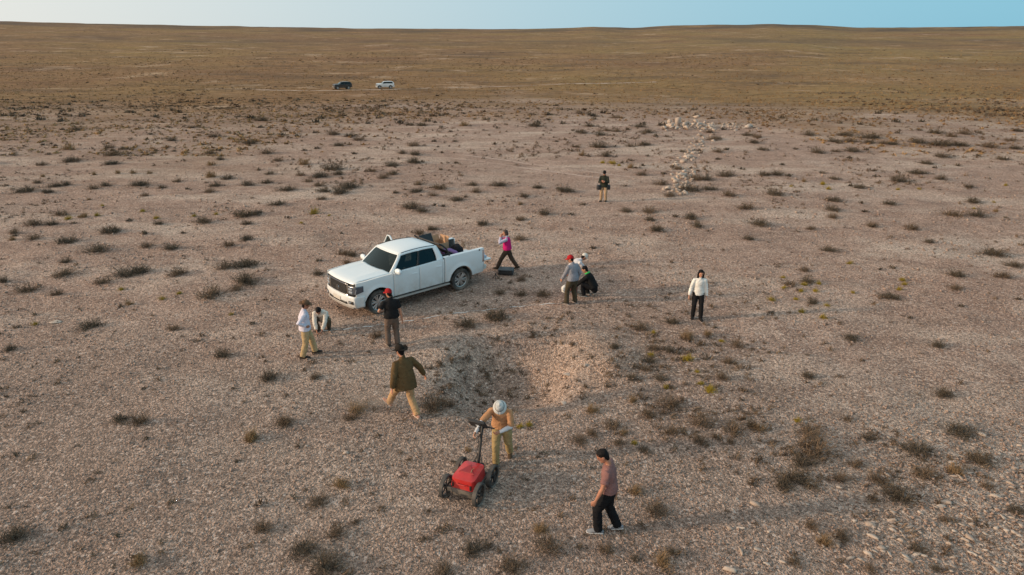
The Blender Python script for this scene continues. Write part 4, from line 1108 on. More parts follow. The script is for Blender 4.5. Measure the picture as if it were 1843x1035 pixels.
person('man in mauve T-shirt and black track trousers walking left, looking down', 1090, 955, 78, 1.76,
    feet=((0.10, -0.20, 0.02, 4, -14), (-0.10, 0.13, 0, -4, 0)), hands=((0.20, -0.12, 0.78), (-0.27, 0.20, 0.76)), elbows=((0.6, -1, 0), (-0.4, -1, 0)),
    lean=(2, 6), hip=(0, -0.02, 0.88), head=(8, -30), skin='dark', shirt=(0.235, 0.120, 0.110), sleeve='short', hem=0.015, trousers=(0.010, 0.010, 0.012), tight=1.16, shoes=(0.22, 0.23, 0.25), sole=(0.62, 0.60, 0.58), bulk=1.0, loose=0.8, collar=False, seed=15)
person('woman in white blouse and black trousers with long dark hair, facing the camera', 1253, 572, 172, 1.66,
    feet=((0.12, 0.02, 0, 10, 0), (-0.12, 0.10, 0, -8, 0)), hands=((0.29, 0.08, 0.75), (-0.25, 0.03, 0.72)), elbows=((0.6, -1, 0), (-0.6, -1, 0)),
    lean=(2, 3), head=(6, -10), hair_len=0.75, shirt=(0.74, 0.72, 0.68), hem=0.048, trousers=(0.014, 0.013, 0.014), shoes=(0.02, 0.018, 0.018), sole=(0.04, 0.035, 0.03), bulk=0.88, fat=0.92, loose=0.75, seed=17)
person('man in red cap, blue-grey shirt and dark olive trousers holding a white bag', 1030, 547, 38, 1.72,
    feet=((0.16, 0.03, 0, 8, 0), (-0.17, 0.10, 0, -10, 0)), hands=((0.26, 0.10, 0.82), (-0.22, 0.30, 0.84)), elbows=((0.6, -1, 0), (-0.7, -1, 0)),
    lean=(2, 8), head=(34, -18), hair_style='short', hat=('cap', (0.42, 0.018, 0.022)), shirt=(0.250, 0.255, 0.290), hem=0.035, trousers=(0.070, 0.056, 0.036), tight=1.22, shoes=(0.05, 0.04, 0.035), sole=(0.5, 0.46, 0.42), seed=19)
person('person in black squatting beside the tape, green scarf at the neck', 1057, 532, 66, 1.70,
    feet=((0.12, 0.02, 0, 6, 0), (-0.14, 0.08, 0, -6, 0)), hands=((0.16, 0.48, 0.26), (-0.14, 0.52, 0.20)), elbows=((0.9, -0.3, 0.2), (-0.9, -0.3, 0.2)),
    lean=(22, 30), hip=(0, -0.22, 0.33), head=(10, -26), scarf=(.045, .46, .10), knees=((0.25, 1, 0.8), (-0.25, 1, 0.8)), shirt=(0.012, 0.012, 0.013), hem=0.02, trousers=(0.012, 0.012, 0.014), shoes=(0.10, 0.10, 0.10), sole=(0.5, 0.5, 0.5), seed=21)
person('person in white cap and white top bending forward behind the man in grey', 1031, 527, -80, 1.70,
    feet=((0.12, 0.05, 0, 6, 0), (-0.13, -0.08, 0, -6, 0)), hands=((0.12, 0.52, 0.66), (-0.12, 0.54, 0.62)), elbows=((0.8, -0.6, 0.3), (-0.8, -0.6, 0.3)),
    lean=(34, 54), hip=(0, -0.14, 0.82), head=(6, -44), skin='dark', hat=('cap', (0.66, 0.62, 0.56)), shirt=(0.60, 0.57, 0.58), sleeve='elbow', hem=0.02, trousers=(0.42, 0.20, 0.16), shoes=(0.3, 0.26, 0.22), sole=(0.5, 0.46, 0.42), seed=23)
person('woman in magenta vest over lilac shirt, brown trousers, walking with hand at mouth', 914, 485, 84, 1.66,
    feet=((0.10, -0.36, 0.02, 4, -16), (-0.08, 0.40, 0, 0, 6)), hands=((0.06, 0.24, 1.34), (-0.12, 0.26, 1.32)), elbows=((0.8, -0.2, -1), (-0.8, 0.3, -1)),
    lean=(2, 4), hip=(0, 0.02, 0.795), head=(16, -6), hair=HAIR_B, hair_len=0.15, shirt=(0.46, 0.45, 0.56), vest=(0.56, 0.016, 0.16), hem=0.0, trousers=(0.072, 0.050, 0.036), tight=1.1, shoes=(0.06, 0.042, 0.03), sole=(0.25, 0.2, 0.16), seed=25)
person('far man in dark green jacket, black cap and khaki trousers with bags at his hips', 1086, 362, 160, 1.74,
    feet=((0.13, 0.05, 0, 12, 0), (-0.13, 0.0, 0, -8, 0)), hands=((0.04, 0.26, 1.12), (-0.06, 0.28, 1.16)), elbows=((0.9, -0.2, -1), (-0.9, -0.2, -1)),
    lean=(1, 4), head=(12, -16), skin='dark', hat=('cap', (0.012, 0.012, 0.013)), shirt=(0.030, 0.034, 0.026), hem=0.07, trousers=(0.42, 0.285, 0.175), tight=1.1, shoes=(0.05, 0.045, 0.04), sole=(0.1, 0.09, 0.08), bulk=1.1, seed=27)
# ------------------------------------------------------------------ vehicles
def paint(name, col, dust):
    m = NT(name)
    tc = m.node('ShaderNodeTexCoord').outputs['Object']
    sp = m.node('ShaderNodeSeparateXYZ'); m.l(tc, sp.inputs[0])
    low = m.node('ShaderNodeMapRange'); low.inputs[1].default_value = 1.15; low.inputs[2].default_value = 0.35
    m.l(sp.outputs[2], low.inputs[0])
    f = m.math('MULTIPLY', m.math('MULTIPLY', low.outputs[0], m.ramp(m.noise(tc, 2.3, 5, 0.65), 0.25, 0.75)), dust)
    f = m.math('ADD', f, m.math('MULTIPLY', m.ramp(m.noise(tc, 9, 5, 0.7), 0.45, 0.9), dust * 0.05), True)
    m.l(m.mix(f, col, (0.40, 0.31, 0.24)), m.b.inputs['Base Color'])
    m.l(m.math('ADD', m.math('MULTIPLY', f, 0.6), 0.28), m.b.inputs['Roughness'])
    m.b.inputs['Coat Weight'].default_value = 0.25; m.b.inputs['Coat Roughness'].default_value = 0.12
    return m.m
def glass_mat():
    m = NT('tinted_glass')
    gl = m.node('ShaderNodeBsdfGlossy'); gl.inputs['Roughness'].default_value = 0.03; gl.inputs['Color'].default_value = (0.70, 0.95, 1.0, 1)
    tr = m.node('ShaderNodeBsdfTransparent'); tr.inputs['Color'].default_value = (0.05, 0.075, 0.08, 1)
    lw = m.node('ShaderNodeLayerWeight'); lw.inputs['Blend'].default_value = 0.5
    fac = m.math('ADD', m.math('MULTIPLY', m.math('POWER', lw.outputs['Facing'], 4.0), 0.85), 0.03, True)
    mx = m.node('ShaderNodeMixShader'); m.l(fac, mx.inputs[0]); m.l(tr.outputs[0], mx.inputs[1]); m.l(gl.outputs[0], mx.inputs[2])
    m.l(mx.outputs[0], m.n['Material Output'].inputs['Surface'])
    return m.m
GLASS = glass_mat()
WHITE_P = paint('white_car_paint', (0.78, 0.82, 0.83), 0.8)
BLACK_P = paint('black_car_paint', (0.018, 0.020, 0.024), 0.35)
RUBBER = simple('tyre_rubber', (0.040, 0.038, 0.036), 0.85, var=0.25, scale=6, dust=0.55, bump=0.004)
ALLOY = simple('alloy', (0.52, 0.51, 0.50), 0.38, 0.85, dust=0.5)
DARKPL = simple('dark_plastic', (0.014, 0.014, 0.015), 0.55, dust=0.10)
CHROME = simple('chrome', (0.62, 0.62, 0.62), 0.2, 1.0, var=0.05)
LAMP = simple('lamp_glass', (0.42, 0.46, 0.50), 0.12, 0.3, coat=0.6)
TAIL = simple('tail_lamp', (0.46, 0.30, 0.27), 0.2, coat=0.6)
SEAT = simple('seat_leather', (0.035, 0.033, 0.032), 0.7)
UNDER = simple('underbody', (0.025, 0.023, 0.021), 0.9, dust=0.5)
PLATE = simple('plate_white', (0.60, 0.56, 0.50), 0.5, var=0.05)
BEDL = simple('bed_liner', (0.030, 0.030, 0.032), 0.8, dust=0.5, bump=0.004)

def wheel(parent, c, rad=0.395, w=0.27, side=1):
    t = empty('wheel', c, 0, parent)
    pr = [(rad * .66, -w * .40), (rad * .74, -w * .48), (rad * .90, -w * .50), (rad * .97, -w * .44), (rad, -w * .30), (rad * 1.0, w * .30), (rad * .97, w * .44), (rad * .90, w * .50), (rad * .74, w * .48), (rad * .66, w * .40)]
    mb = MB().lathe(pr, (0, 0, 0), (0, 1, 0), 44)
    for k in range(44):
        a = 2 * PI * (k + .5) / 44
        M = Matrix.Rotation(-a, 3, 'Y')
        for o_ in (-.36, 0, .36):
            mb.box(M @ Vector((rad * 1.004, o_ * w + (0.02 if k % 2 else -0.02), 0)), (rad * .03, w * .26, rad * .085), M)
    mb.build('tyre', RUBBER, t)
    y = side * w * .40
    rm = MB().lathe([(rad * .69, y), (rad * .67, y * 1.06), (rad * .62, y * .95), (rad * .60, y * .2), (rad * .60, -y)], (0, 0, 0), (0, 1, 0), 40)
    rm.lathe([(rad * .15, y * .78), (rad * .13, y * .92), (0.001, y * .95)], (0, 0, 0), (0, 1, 0), 20)
    for k in range(6):
        for dl in (-.13, .13):
            a = 2 * PI * k / 6 + .2
            p0 = Vector((math.cos(a + dl * .6), 0, math.sin(a + dl * .6))) * rad * .12 + Vector((0, y * .80, 0))
            p1 = Vector((math.cos(a + dl * 1.6), 0, math.sin(a + dl * 1.6))) * rad * .65 + Vector((0, y * .88, 0))
            rm.tube([(p0, rad * .065, .014), (p1, rad * .085, .012)], Vector((0, 1, 0)).cross(p1 - p0), 8, cap=False)
    rm.build('rim', ALLOY, t)
    MB().lathe([(rad * .60, y * .30), (0.001, y * .30)], (0, 0, 0), (0, 1, 0), 30).build('brake_disc', DARKPL, t)
    return t

def build_vehicle(name, label, cat, loc, rz, PA, pickup=True, open_door=False):
    """x forward (0 at the front axle), y to the vehicle's left, z up"""
    root = empty(name, loc, rz); tag(root, label, cat)
    WB = 3.35 if pickup else 2.80
    XR = -4.42 if pickup else -(WB + 0.93)          # rear end
    CABR = -2.63 if pickup else XR + 0.05            # rear of the cabin
    zt = 1.755 if pickup else 1.75
    OX = WB / 2
    def X(p): return Vector((p[0] + OX, p[1], p[2]))
    arch = (0.0, -WB); AR = 0.515
    def zlow(x):
        z = 0.46 if x < .497 else .742
        for xa in arch:
            if abs(x - xa) < AR: z = max(z, 0.40 + math.sqrt(AR * AR - (x - xa) ** 2))
        return z
    def ywid(x, z):
        t = (z - .45) / .85
        y = 0.925 + 0.045 * math.sin(min(max(t, 0), 1) * PI * .62) - 0.05 * max(0, t - .8) ** 1.5
        if x > .35: y -= 0.12 * ((x - .35) / .55) ** 2.2
        if x < XR + .5: y -= 0.05 * ((XR + .5 - x) / .5) ** 2
        for xa in arch:
            r = math.hypot(x - xa, z - .40)
            y += 0.030 * math.exp(-((r - AR) / .075) ** 2) if z > .40 else 0
        return y
    def ztop(x):
        if x > -.55: return 1.245 - .055 * ((x + .55) / 1.4) ** 1.6
        if x > CABR - .01: return 1.245 + .04 * (-.55 - x) / 2.1
        return 1.34
    def panel(nm, x0, x1, sg, mat=PA, zl=None, zh=None, par=root, n=None):
        n = n or max(6, int(abs(x1 - x0) / .045))
        xs_ = lin(x0, x1, n); rows_ = [-1] + lin(0, 1, 11) + [2]
        def fn(x, r):
            lo, hi = (zl or zlow(x)), (zh or ztop(x))
            if r == -1: return X((x, sg * (ywid(x, lo) - .06), lo + .002))
            if r == 2:  return X((x, sg * (ywid(x, hi) - (.055 if x > -.56 else .045)), hi + .006))
            z = lerp(lo, hi, r); return X((x, sg * ywid(x, z), z))
        return MB().grid(fn, xs_, rows_).build(nm, mat, par, smooth=50, solid=0.012)
    b1 = -1.60 if pickup else -1.52; b2 = (-2.56 if pickup else -2.56)
    for sg in (1, -1):
        panel('fender', .775, -.585, sg)
        d = panel('front_door', -.595, b1, sg)
        MB().tube([(X((b1 + .10, sg * .985, 1.08)), .012, .016), (X((b1 + .30, sg * .985, 1.08)), .012, .016)], (0, 0, 1), 8).build('handle', PA, d)
        if not (open_door and sg == -1):
            d = panel('rear_door', b1 - .01, b2, sg)
            MB().tube([(X((b2 + .08, sg * .985, 1.10)), .012, .016), (X((b2 + .28, sg * .985, 1.10)), .012, .016)], (0, 0, 1), 8).build('handle', PA, d)
        if pickup:
            panel('cab_corner', b2 - .01, CABR, sg)
            panel('bed_side', CABR - .025, XR, sg)
        else:
            panel('quarter_panel', b2 - .01, XR + .03, sg)
        MB().box(X((-WB / 2 - .02, sg * .90, .37)), (WB - 1.06, .18, .05)).build('side_step', DARKPL if not pickup else simple('step_alloy', (.34, .32, .30), .6, dust=.6), root, bevel=.015)
        MB().box(X((-WB / 2, sg * .86, .445)), (WB - 1.0, .10, .07)).build('sill', UNDER, root)
        for xa in arch:                                  # wheel well liner
            MB().grid(lambda a, w: X((xa + (AR - .012) * math.cos(a), sg * lerp(.905, .50, w), .40 + (AR - .012) * math.sin(a))), lin(-.25, PI + .25, 22), [0, 1]).build('wheel_liner', UNDER, root, solid=.008)
        MB().tube([(X((-.70, sg * .96, 1.245)), .03, .02), (X((-.70, sg * 1.03, 1.27)), .03, .02)], (1, 0, 0), 8).build('mirror_arm', DARKPL, root)
        mr = MB().tube([(X((-.69, sg * 1.00, 1.31)), .085, .06), (X((-.70, sg * 1.06, 1.315)), .10, .075), (X((-.70, sg * 1.17, 1.315)), .09, .065)], (0, 0, 1), 14).build('wing_mirror', PA, root)
        MB().box(X((-.765, sg * 1.09, 1.31)), (.012, .17, .13)).build('mirror_glass', GLASS, mr, bevel=.01)
    # hood
    def xf(y): return .885 - .10 * (abs(y) / .88) ** 2.6
    def hood(y, s):
        yl = y * lerp(.845, .897, min(1, s * 1.6)); x = lerp(xf(yl), -.50 - .02 + .10 * (1 - (y) ** 2) * 1.0, s)
        z = ztop(x if x > -.55 else -.55) + .008 + .038 * (1 - y ** 4) * min(1, s * 3 + .35) + .018 * math.exp(-((abs(y) - .62) / .12) ** 2) * min(1, s * 2)
        return X((x, yl, z - .05 * (1 - min(1, s * 9)) ** 2))
    MB().grid(hood, lin(-1, 1, 29), lin(0, 1, 26)).build('hood', PA, root, smooth=60, solid=.012)
    MB().box(X((.10, 0, .82)), (1.30, 1.2, .55)).build('engine_block', UNDER, root)
    # front: bumper, grille, lamps
    def face(y, z, out): return X((xf(y) + out, y, z))
    def plan(q, z, out):
        sg_ = 1 if q >= 0 else -1; q = abs(q)
        if q <= 1: return X((.885 - .10 * q ** 2.6 + out * (1 - .45 * q ** 4), sg_ * (q * .88 + out * .5 * q ** 4), z))
        x_ = .785 - (q - 1) * 1.2
        return X((x_ + out * .5 * max(0, 1 - (q - 1) * 8), sg_ * (max(ywid(x_, z), lerp(.88, .90, min(1, (q - 1) * 8))) + min(out, .02) * .9), z))
    def bump(u, w):
        z = lerp(.36, .755, w)
        return plan(u * 1.225, z, .045 + .03 * math.sin(w * PI) - .05 * (1 - w) ** 3)
    MB().grid(bump, lin(-1, 1, 51), lin(0, 1, 9)).build('front_bumper', PA, root, smooth=60, solid=.02)
    MB().grid(lambda u, w: face(u * .90, lerp(.42, 1.13, w), -.045), lin(-1, 1, 21), [0, 1]).build('front_backing', DARKPL, root, solid=.01)
    gr = MB()
    for k in range(7):
        z = .77 + k * .048
        gr.grid(lambda u, w: face(u * .50, z + (w - .5) * .016, .018 - .012 * w), lin(-1, 1, 13), [0, 1])
    for k in range(9):
        y = -.48 + k * .12
        gr.box(face(y, .885, .004), (.01, .014, .29))
    gro = gr.build('grille', DARKPL, root, solid=.008)
    MB().tube([(face(u * .54, 1.118, .012), .024, .030) for u in lin(-1, 1, 15)], (0, 0, 1), 8).build('grille_top_bar', simple('smoked_chrome', (.10, .10, .11), .25, .9), gro)
    MB().tube([(face(u * .54, .752, .020), .012, .014) for u in lin(-1, 1, 15)], (0, 0, 1), 8).build('grille_bottom_bar', CHROME, gro)
    for sg in (-1, 1):
        MB().tube([(face(sg * .56, .75, .02), .035, .022), (face(sg * .565, 1.11, .015), .035, .022)], (0, 1, 0), 8).build('grille_side_bar', simple('satin_chrome', (.36, .33, .30), .35, .9), gro)
    em = MB().lathe([(.078, 0), (.074, .014), (.055, .014), (.052, 0)], face(0, .905, .024), (1, 0, 0), 24)
    em.box(face(0, .905, .034), (.012, .028, .13)); em.box(face(0, .915, .034), (.012, .10, .022))
    em.build('emblem', CHROME, gro)
    for sg in (-1, 1):
        h_ = MB().grid(lambda u, w: plan(sg * lerp(.67, 1.20, u), lerp(lerp(.79, .90, max(0, u * 1.6 - .6)), 1.09, w), .020), lin(0, 1, 15), lin(0, 1, 6)).build('headlight', simple('lamp_housing', (.07, .08, .10), .15, coat=.7), root, solid=.012)
        MB().tube([(face(sg * y_, .975, .030), .036, .018) for y_ in (.64, .70, .78)], (0, 0, 1), 8).build('lamp_lens', LAMP, h_)
        MB().tube([(face(sg * y_, .875, .030), .036, .018) for y_ in (.64, .70, .78)], (0, 0, 1), 8).build('lamp_lens', LAMP, h_)
        MB().tube([(plan(sg * 1.0, .84, .024), .012, .012), (plan(sg * 1.02, .99, .024), .012, .012)], (0, 1, 0), 8).build('daylight_strip', LAMP, h_)
        fg = MB().grid(lambda u, w: face(sg * lerp(.64, .85, u), lerp(.50, .60, w), .072), lin(0, 1, 5), lin(0, 1, 3)).build('fog_lamp_recess', DARKPL, root, solid=.012)
        MB().lathe([(.034, 0), (.030, .018), (.001, .022)], face(sg * .72, .55, .078), (1, 0, 0), 16).build('fog_lamp', LAMP, fg)
    MB().grid(lambda u, w: face(u * .56, lerp(.47, .545, w), .076), lin(-1, 1, 13), lin(0, 1, 3)).build('lower_intake', DARKPL, root, solid=.012)
    MB().box(face(-.0, .585, .088), (.012, .46, .125)).build('license_plate', PLATE, root, bevel=.006)
    MB().tube([(face(u * .80, .37, .03), .03, .02) for u in lin(-1, 1, 13)], (0, 0, 1), 8).build('skid_plate', simple('skid_grey', (.30, .28, .26), .6, dust=.5), root)
    # cabin: levels t from belt (0) to roof (1)
    z0 = 1.232
    cx0, cx1 = (-.50, -1.02); rx0, rx1 = (CABR, CABR + .13) if pickup else (XR + .04, XR + .33)
    def zc(t, s=0): return lerp(z0, zt - .005, t) + (.05 * s * (1 - t)) + .055 * t * max(0, math.sin(PI * min(1, s))) ** .7
    def yc(t):
        t = max(t, 0); return lerp(.905, .715, t ** 1.15) - .035 * t ** 8
    def xfc(t): return lerp(cx0, cx1, max(t, 0) ** .96)
    def xrc(t): return lerp(rx0, rx1, max(t, 0) ** 1.3)
    def sidep(sg, s, t, inset=0.0):
        bow = .03 * math.sin(PI * s) * (1 - .4 * t)
        return X((lerp(xfc(t), xrc(t), s), sg * (yc(t) + bow - inset - .07 * max(0, .04 - s) / .04 * 0), zc(t, s)))
    SB = [(.055, .475), (.505, .865)] if pickup else [(.055, .385), (.41, .665), (.69, .93)]
    TB = (.085, .875)
    ss = sorted(set([0, .02, 1.0, .97] + [round(a, 4) for ab in SB for a in lin(ab[0], ab[1], 9)]))
    ts = sorted(set([0, 1.0, .94] + [round(a, 4) for a in lin(TB[0], TB[1], 7)]))
    for sg in (1, -1):
        def skip(s, t): return TB[0] < t < TB[1] and any(a < s < b for a, b in SB)
        fr_ = MB().grid(lambda s, t: sidep(sg, s, t), ss, ts, skip).build('cab_frame', PA, root, smooth=40, solid=.03)
        for q, (a, b_) in enumerate(SB):
            if open_door and sg == -1 and q == 1: continue
            w = MB().grid(lambda s, t: sidep(sg, s, t, .012), lin(a - .004, b_ + .004, 9), lin(TB[0] - .01, TB[1] + .01, 6)).build('side_window', GLASS, root, smooth=60)
            rim_ = [(a, TB[0]), (b_, TB[0]), (b_, TB[1]), (a, TB[1]), (a, TB[0])]
            MB().tube([(sidep(sg, s, t, -.012), .008, .012) for (s, t), (s2, t2) in zip(rim_, rim_[1:] + rim_[:1]) for s, t in [(lerp(s, s2, f), lerp(t, t2, f)) for f in (0, .34, .67)]][:-2], (0, 1, 0), 6).build('window_trim', DARKPL, w)
        for q in range(len(SB) - 1):
            a, b_ = SB[q][1], SB[q + 1][0]
            MB().grid(lambda s, t: sidep(sg, s, t, -.018), [a + .002, b_ - .002], lin(TB[0], TB[1], 6)).build('pillar_cover', DARKPL, root, solid=.006)
        MB().tube([(sidep(sg, s, .985, -.0) + Vector((0, 0, .018)), .010, .012) for s in lin(.06, .95, 14)], (0, 1, 0), 8).build('roof_rail', DARKPL, root)
    def wind(v, t, ins=0.0):
        return X((xfc(t) + .11 * (1 - v * v) * (1 - .45 * t) - ins, v * yc(t), zc(t) + .012 * (1 - v * v) * (1 - t)))
    vv = sorted(set([-1, 1] + lin(-.93, .93, 15))); tt = sorted(set([0, 1] + lin(.035, .94, 9)))
    MB().grid(lambda v, t: wind(v, t), vv, tt, lambda v, t: abs(v) < .93 and .035 < t < .94).build('windshield_frame', PA, root, smooth=40, solid=.02)
    ws = MB().grid(lambda v, t: wind(v, t, .006), lin(-.935, .935, 15), lin(.03, .945, 9)).build('windshield', GLASS, root, smooth=60)
    MB().grid(lambda v, t: wind(v, t, -.010), lin(-.97, .97, 15), [0, .02, .045]).build('cowl', DARKPL, root, solid=.012)
    for sg in (-.55, .12):
        MB().tube([(wind(sg, .03, -.02), .008, .008), (wind(sg + .48, .14, -.015), .006, .006)], (0, 0, 1), 6).build('wiper', DARKPL, ws)
    def roof(v, s):
        x = lerp(xfc(1) + .06 * (1 - v * v), xrc(1), s)
        return X((x, v * yc(1), zc(1, s) + .055 * (1 - abs(v) ** 3.2) * (1 - abs(2 * s - 1) ** 4.5)))
    MB().grid(roof, lin(-1, 1, 25), lin(0, 1, 25)).build('roof', PA, root, smooth=60, solid=.015)
    def rearp(v, t, ins=0.0): return X((xrc(t) - .03 * (1 - v * v) + ins, v * yc(t), zc(t, 1)))
    MB().grid(lambda v, t: rearp(v, t), sorted(set([-1, 1] + lin(-.86, .86, 9))), sorted(set([0, 1] + lin(.12, .86, 6))), lambda v, t: abs(v) < .86 and .12 < t < .86).build('rear_frame', PA, root, smooth=40, solid=.02)
    MB().grid(lambda v, t: rearp(v, t, .008), lin(-.865, .865, 9), lin(.115, .865, 6)).build('rear_window', GLASS, root, smooth=60)
    # inside
    MB().box(X(((-.6 + CABR) / 2, 0, .60)), (abs(CABR) - .65, 1.66, .10)).build('cabin_floor', UNDER, root)
    MB().box(X((CABR + .05, 0, .93)), (.05, 1.70, .60)).build('cabin_back_wall', UNDER, root)
    MB().box(X((-.66, 0, 1.10)), (.42, 1.66, .22)).build('dashboard', SEAT, root, bevel=.05)
    for sx_ in (-1.45, -2.22):
        for sy_ in (-.42, .42):
            st_ = MB().tube([(X((sx_ - .22, sy_, .90)), .24, .10), (X((sx_ + .26, sy_, .92)), .24, .10)], (0, 1, 0), 12).build('seat', SEAT, root)
            MB().tube([(X((sx_ - .26, sy_, .95)), .25, .08), (X((sx_ - .42, sy_, 1.46)), .22, .07)], (0, 1, 0), 12).build('backrest', SEAT, st_)
            MB().tube([(X((sx_ - .43, sy_ - .07, 1.59)), .07, .05), (X((sx_ - .43, sy_ + .07, 1.59)), .07, .05)], (0, 0, 1), 10).build('headrest', SEAT, st_)
    MB().lathe([(.19, 0), (.175, .015), (.16, 0), (.175, -.015)], X((-.95, .42, 1.16)), (-.9, 0, .45), 24, closed=True).build('steering_wheel', SEAT, root)
    # chassis
    MB().box(X((-WB / 2, 0, .50)), (WB + 1.2, .95, .16)).build('chassis', UNDER, root)
    for xa in arch: MB().tube([(X((xa, -.75, .40)), .05, .05), (X((xa, .75, .40)), .05, .05)], (0, 0, 1), 10).build('axle', UNDER, root)
    for xa in arch:
        for sg in (1, -1): wheel(root, X((xa, sg * .815, .392)), side=sg)
    if pickup:
        MB().box(X(((CABR + XR) / 2 - .02, 0, .80)), (abs(XR - CABR) - .04, 1.60, .05)).build('bed_floor', BEDL, root)
        MB().box(X((CABR - .06, 0, 1.06)), (.05, 1.72, .50)).build('bed_front_wall', PA, root)
        for sg in (1, -1):
            MB().box(X(((CABR + XR) / 2, sg * .83, 1.06)), (abs(XR - CABR) - .06, .05, .50)).build('bed_inner_wall', BEDL, root)
            MB().box(X(((CABR + XR) / 2, sg * .873, 1.338)), (abs(XR - CABR) - .04, .125, .03)).build('bed_rail', PA, root, bevel=.01)
            for x_ in (CABR - .38, CABR - .95, XR + .22):
                MB().box(X((x_, sg * .945, 1.315)), (.065, .035, .055)).build('tie_hook', DARKPL, root, bevel=.01)
            # rear corner with lamp, and the sports bar running up to the roof
            MB().grid(lambda u, w: X((XR - .006 - .012 * math.sin(PI * u), sg * lerp(.78, ywid(XR, 1.0) - .004, u), lerp(.62, 1.335, w))), lin(0, 1, 5), lin(0, 1, 6)).build('bed_end', PA, root, solid=.015)
            MB().grid(lambda u, w: X((lerp(XR + .07, XR - .02, u), sg * (ywid(XR + .05, 1.05) + .006 - .02 * u), lerp(.84, 1.28, w))), lin(0, 1, 4), lin(0, 1, 5)).build('tail_light', TAIL, root, solid=.012)
            MB().tube([(X((CABR + .02, sg * .74, zt + .04)), .028, .028), (X((CABR - .08, sg * .77, zt - .02)), .03, .03), (X((CABR - .20, sg * .84, 1.60)), .03, .03), (X((CABR - .30, sg * .86, 1.36)), .03, .03)], (1, 0, 0), 10).build('sports_bar', DARKPL, root)
        MB().tube([(X((CABR - .06, y_, zt - .02)), .03, .03) for y_ in (-.76, 0, .76)], (1, 0, 0), 10).build('sports_bar', DARKPL, root)
        MB().box(X((XR - .255, 0, .80)), (.50, 1.50, .055)).build('tailgate', PA, root, bevel=.02)
        MB().box(X((XR - .08, 0, .585)), (.22, 1.72, .17)).build('rear_bumper', simple('bumper_white', (.56, .55, .52), .5, dust=.5), root, bevel=.03)
    else:
        MB().grid(lambda v, w: X((XR + .03 - .03 * (1 - v * v) , v * .90, lerp(.62, 1.255, w))), lin(-1, 1, 9), lin(0, 1, 6)).build('tailgate', PA, root, solid=.015)
        MB().box(X((XR - .02, 0, .55)), (.18, 1.76, .24)).build('rear_bumper', PA, root, bevel=.04)
        for sg in (1, -1):
            MB().box(X((XR + .03, sg * .84, 1.06)), (.08, .16, .34)).build('tail_light', TAIL, root, bevel=.02)
    if open_door:
        # right rear door swung out: panel, window frame and glass about the hinge
        hx, hy = b1 - .01, -.93
        dr = empty('open_door', X((hx, hy, 0)), R(70), root)
        L_ = abs(b2 - hx) - .01
        def dp(u, z): return Vector((-u, -(ywid(hx - u * .3, min(z, 1.24)) - .93), z))
        MB().grid(lambda u, w: dp(u, lerp(.47, 1.265, w)), lin(0, L_, 12), lin(0, 1, 9)).build('door_panel', PA, dr, smooth=50, solid=.07)
        pts_ = [Vector((-.03, .0, 1.25)), Vector((-.03, .155, 1.735)), Vector((-.45, .175, 1.79)), Vector((-.74, .155, 1.75)), Vector((-L_ + .06, .06, 1.45)), Vector((-L_ + .02, .0, 1.26))]
        MB().tube([(p, .034, .026) for p in pts_], (0, 1, 0), 8).build('window_frame', PA, dr)
        MB().add(pts_, [(0, 1, 5), (1, 2, 4), (2, 3, 4), (1, 4, 5)]).build('side_window', GLASS, dr, smooth=None, solid=.006)
    return root

hd = (gp(679, 563) - gp(827, 520)); hd.z = 0
mid = (gp(679, 563) + gp(827, 520)) / 2
hd.normalize()
left = Vector((-hd.y, hd.x, 0))
tc_ = mid - left * 0.815
TRUCK_Z = sum(tz(*((tc_ + hd * a + left * b)[:2])) for a in (-1.675, 1.675) for b in (-.8, .8)) / 4
truck = build_vehicle('pickup_truck', 'white double-cab pickup with loaded bed, tailgate down and far door open', 'pickup',
                      (tc_.x, tc_.y, TRUCK_Z), math.atan2(hd.y, hd.x), WHITE_P, True, True)
def tw(x, y, z):
    """point given in the pickup's own axes"""
    c, s = hd.x, hd.y
    x += 1.675
    return Vector((tc_.x + x * c - y * s, tc_.y + x * s + y * c, TRUCK_Z + z))
TRZ = math.atan2(hd.y, hd.x)
g = gp(616, 160.5)
build_vehicle('parked_car', 'black off-road car parked on the far dirt track, left of the white one', 'car', (g.x, g.y, g.z + .02), R(180 + 30), BLACK_P, False)
g = gp(693, 159.5)
build_vehicle('parked_car', 'white off-road car parked on the far dirt track behind the black one', 'car', (g.x, g.y, g.z + .02), R(180 + 14), WHITE_P, False)
# ------------------------------------------------------------------ load in the pickup bed
CARD = simple('cardboard', (0.46, 0.27, 0.155), 0.85, var=0.1)
BLACKCASE = simple('black_case', (0.020, 0.020, 0.022), 0.55, var=0.2)
def at_bed(name, label, cat, x, y, z, rz=0.0):
    return tag(empty(name, tw(x, y, z), TRZ + rz), label, cat)
FL = 0.826
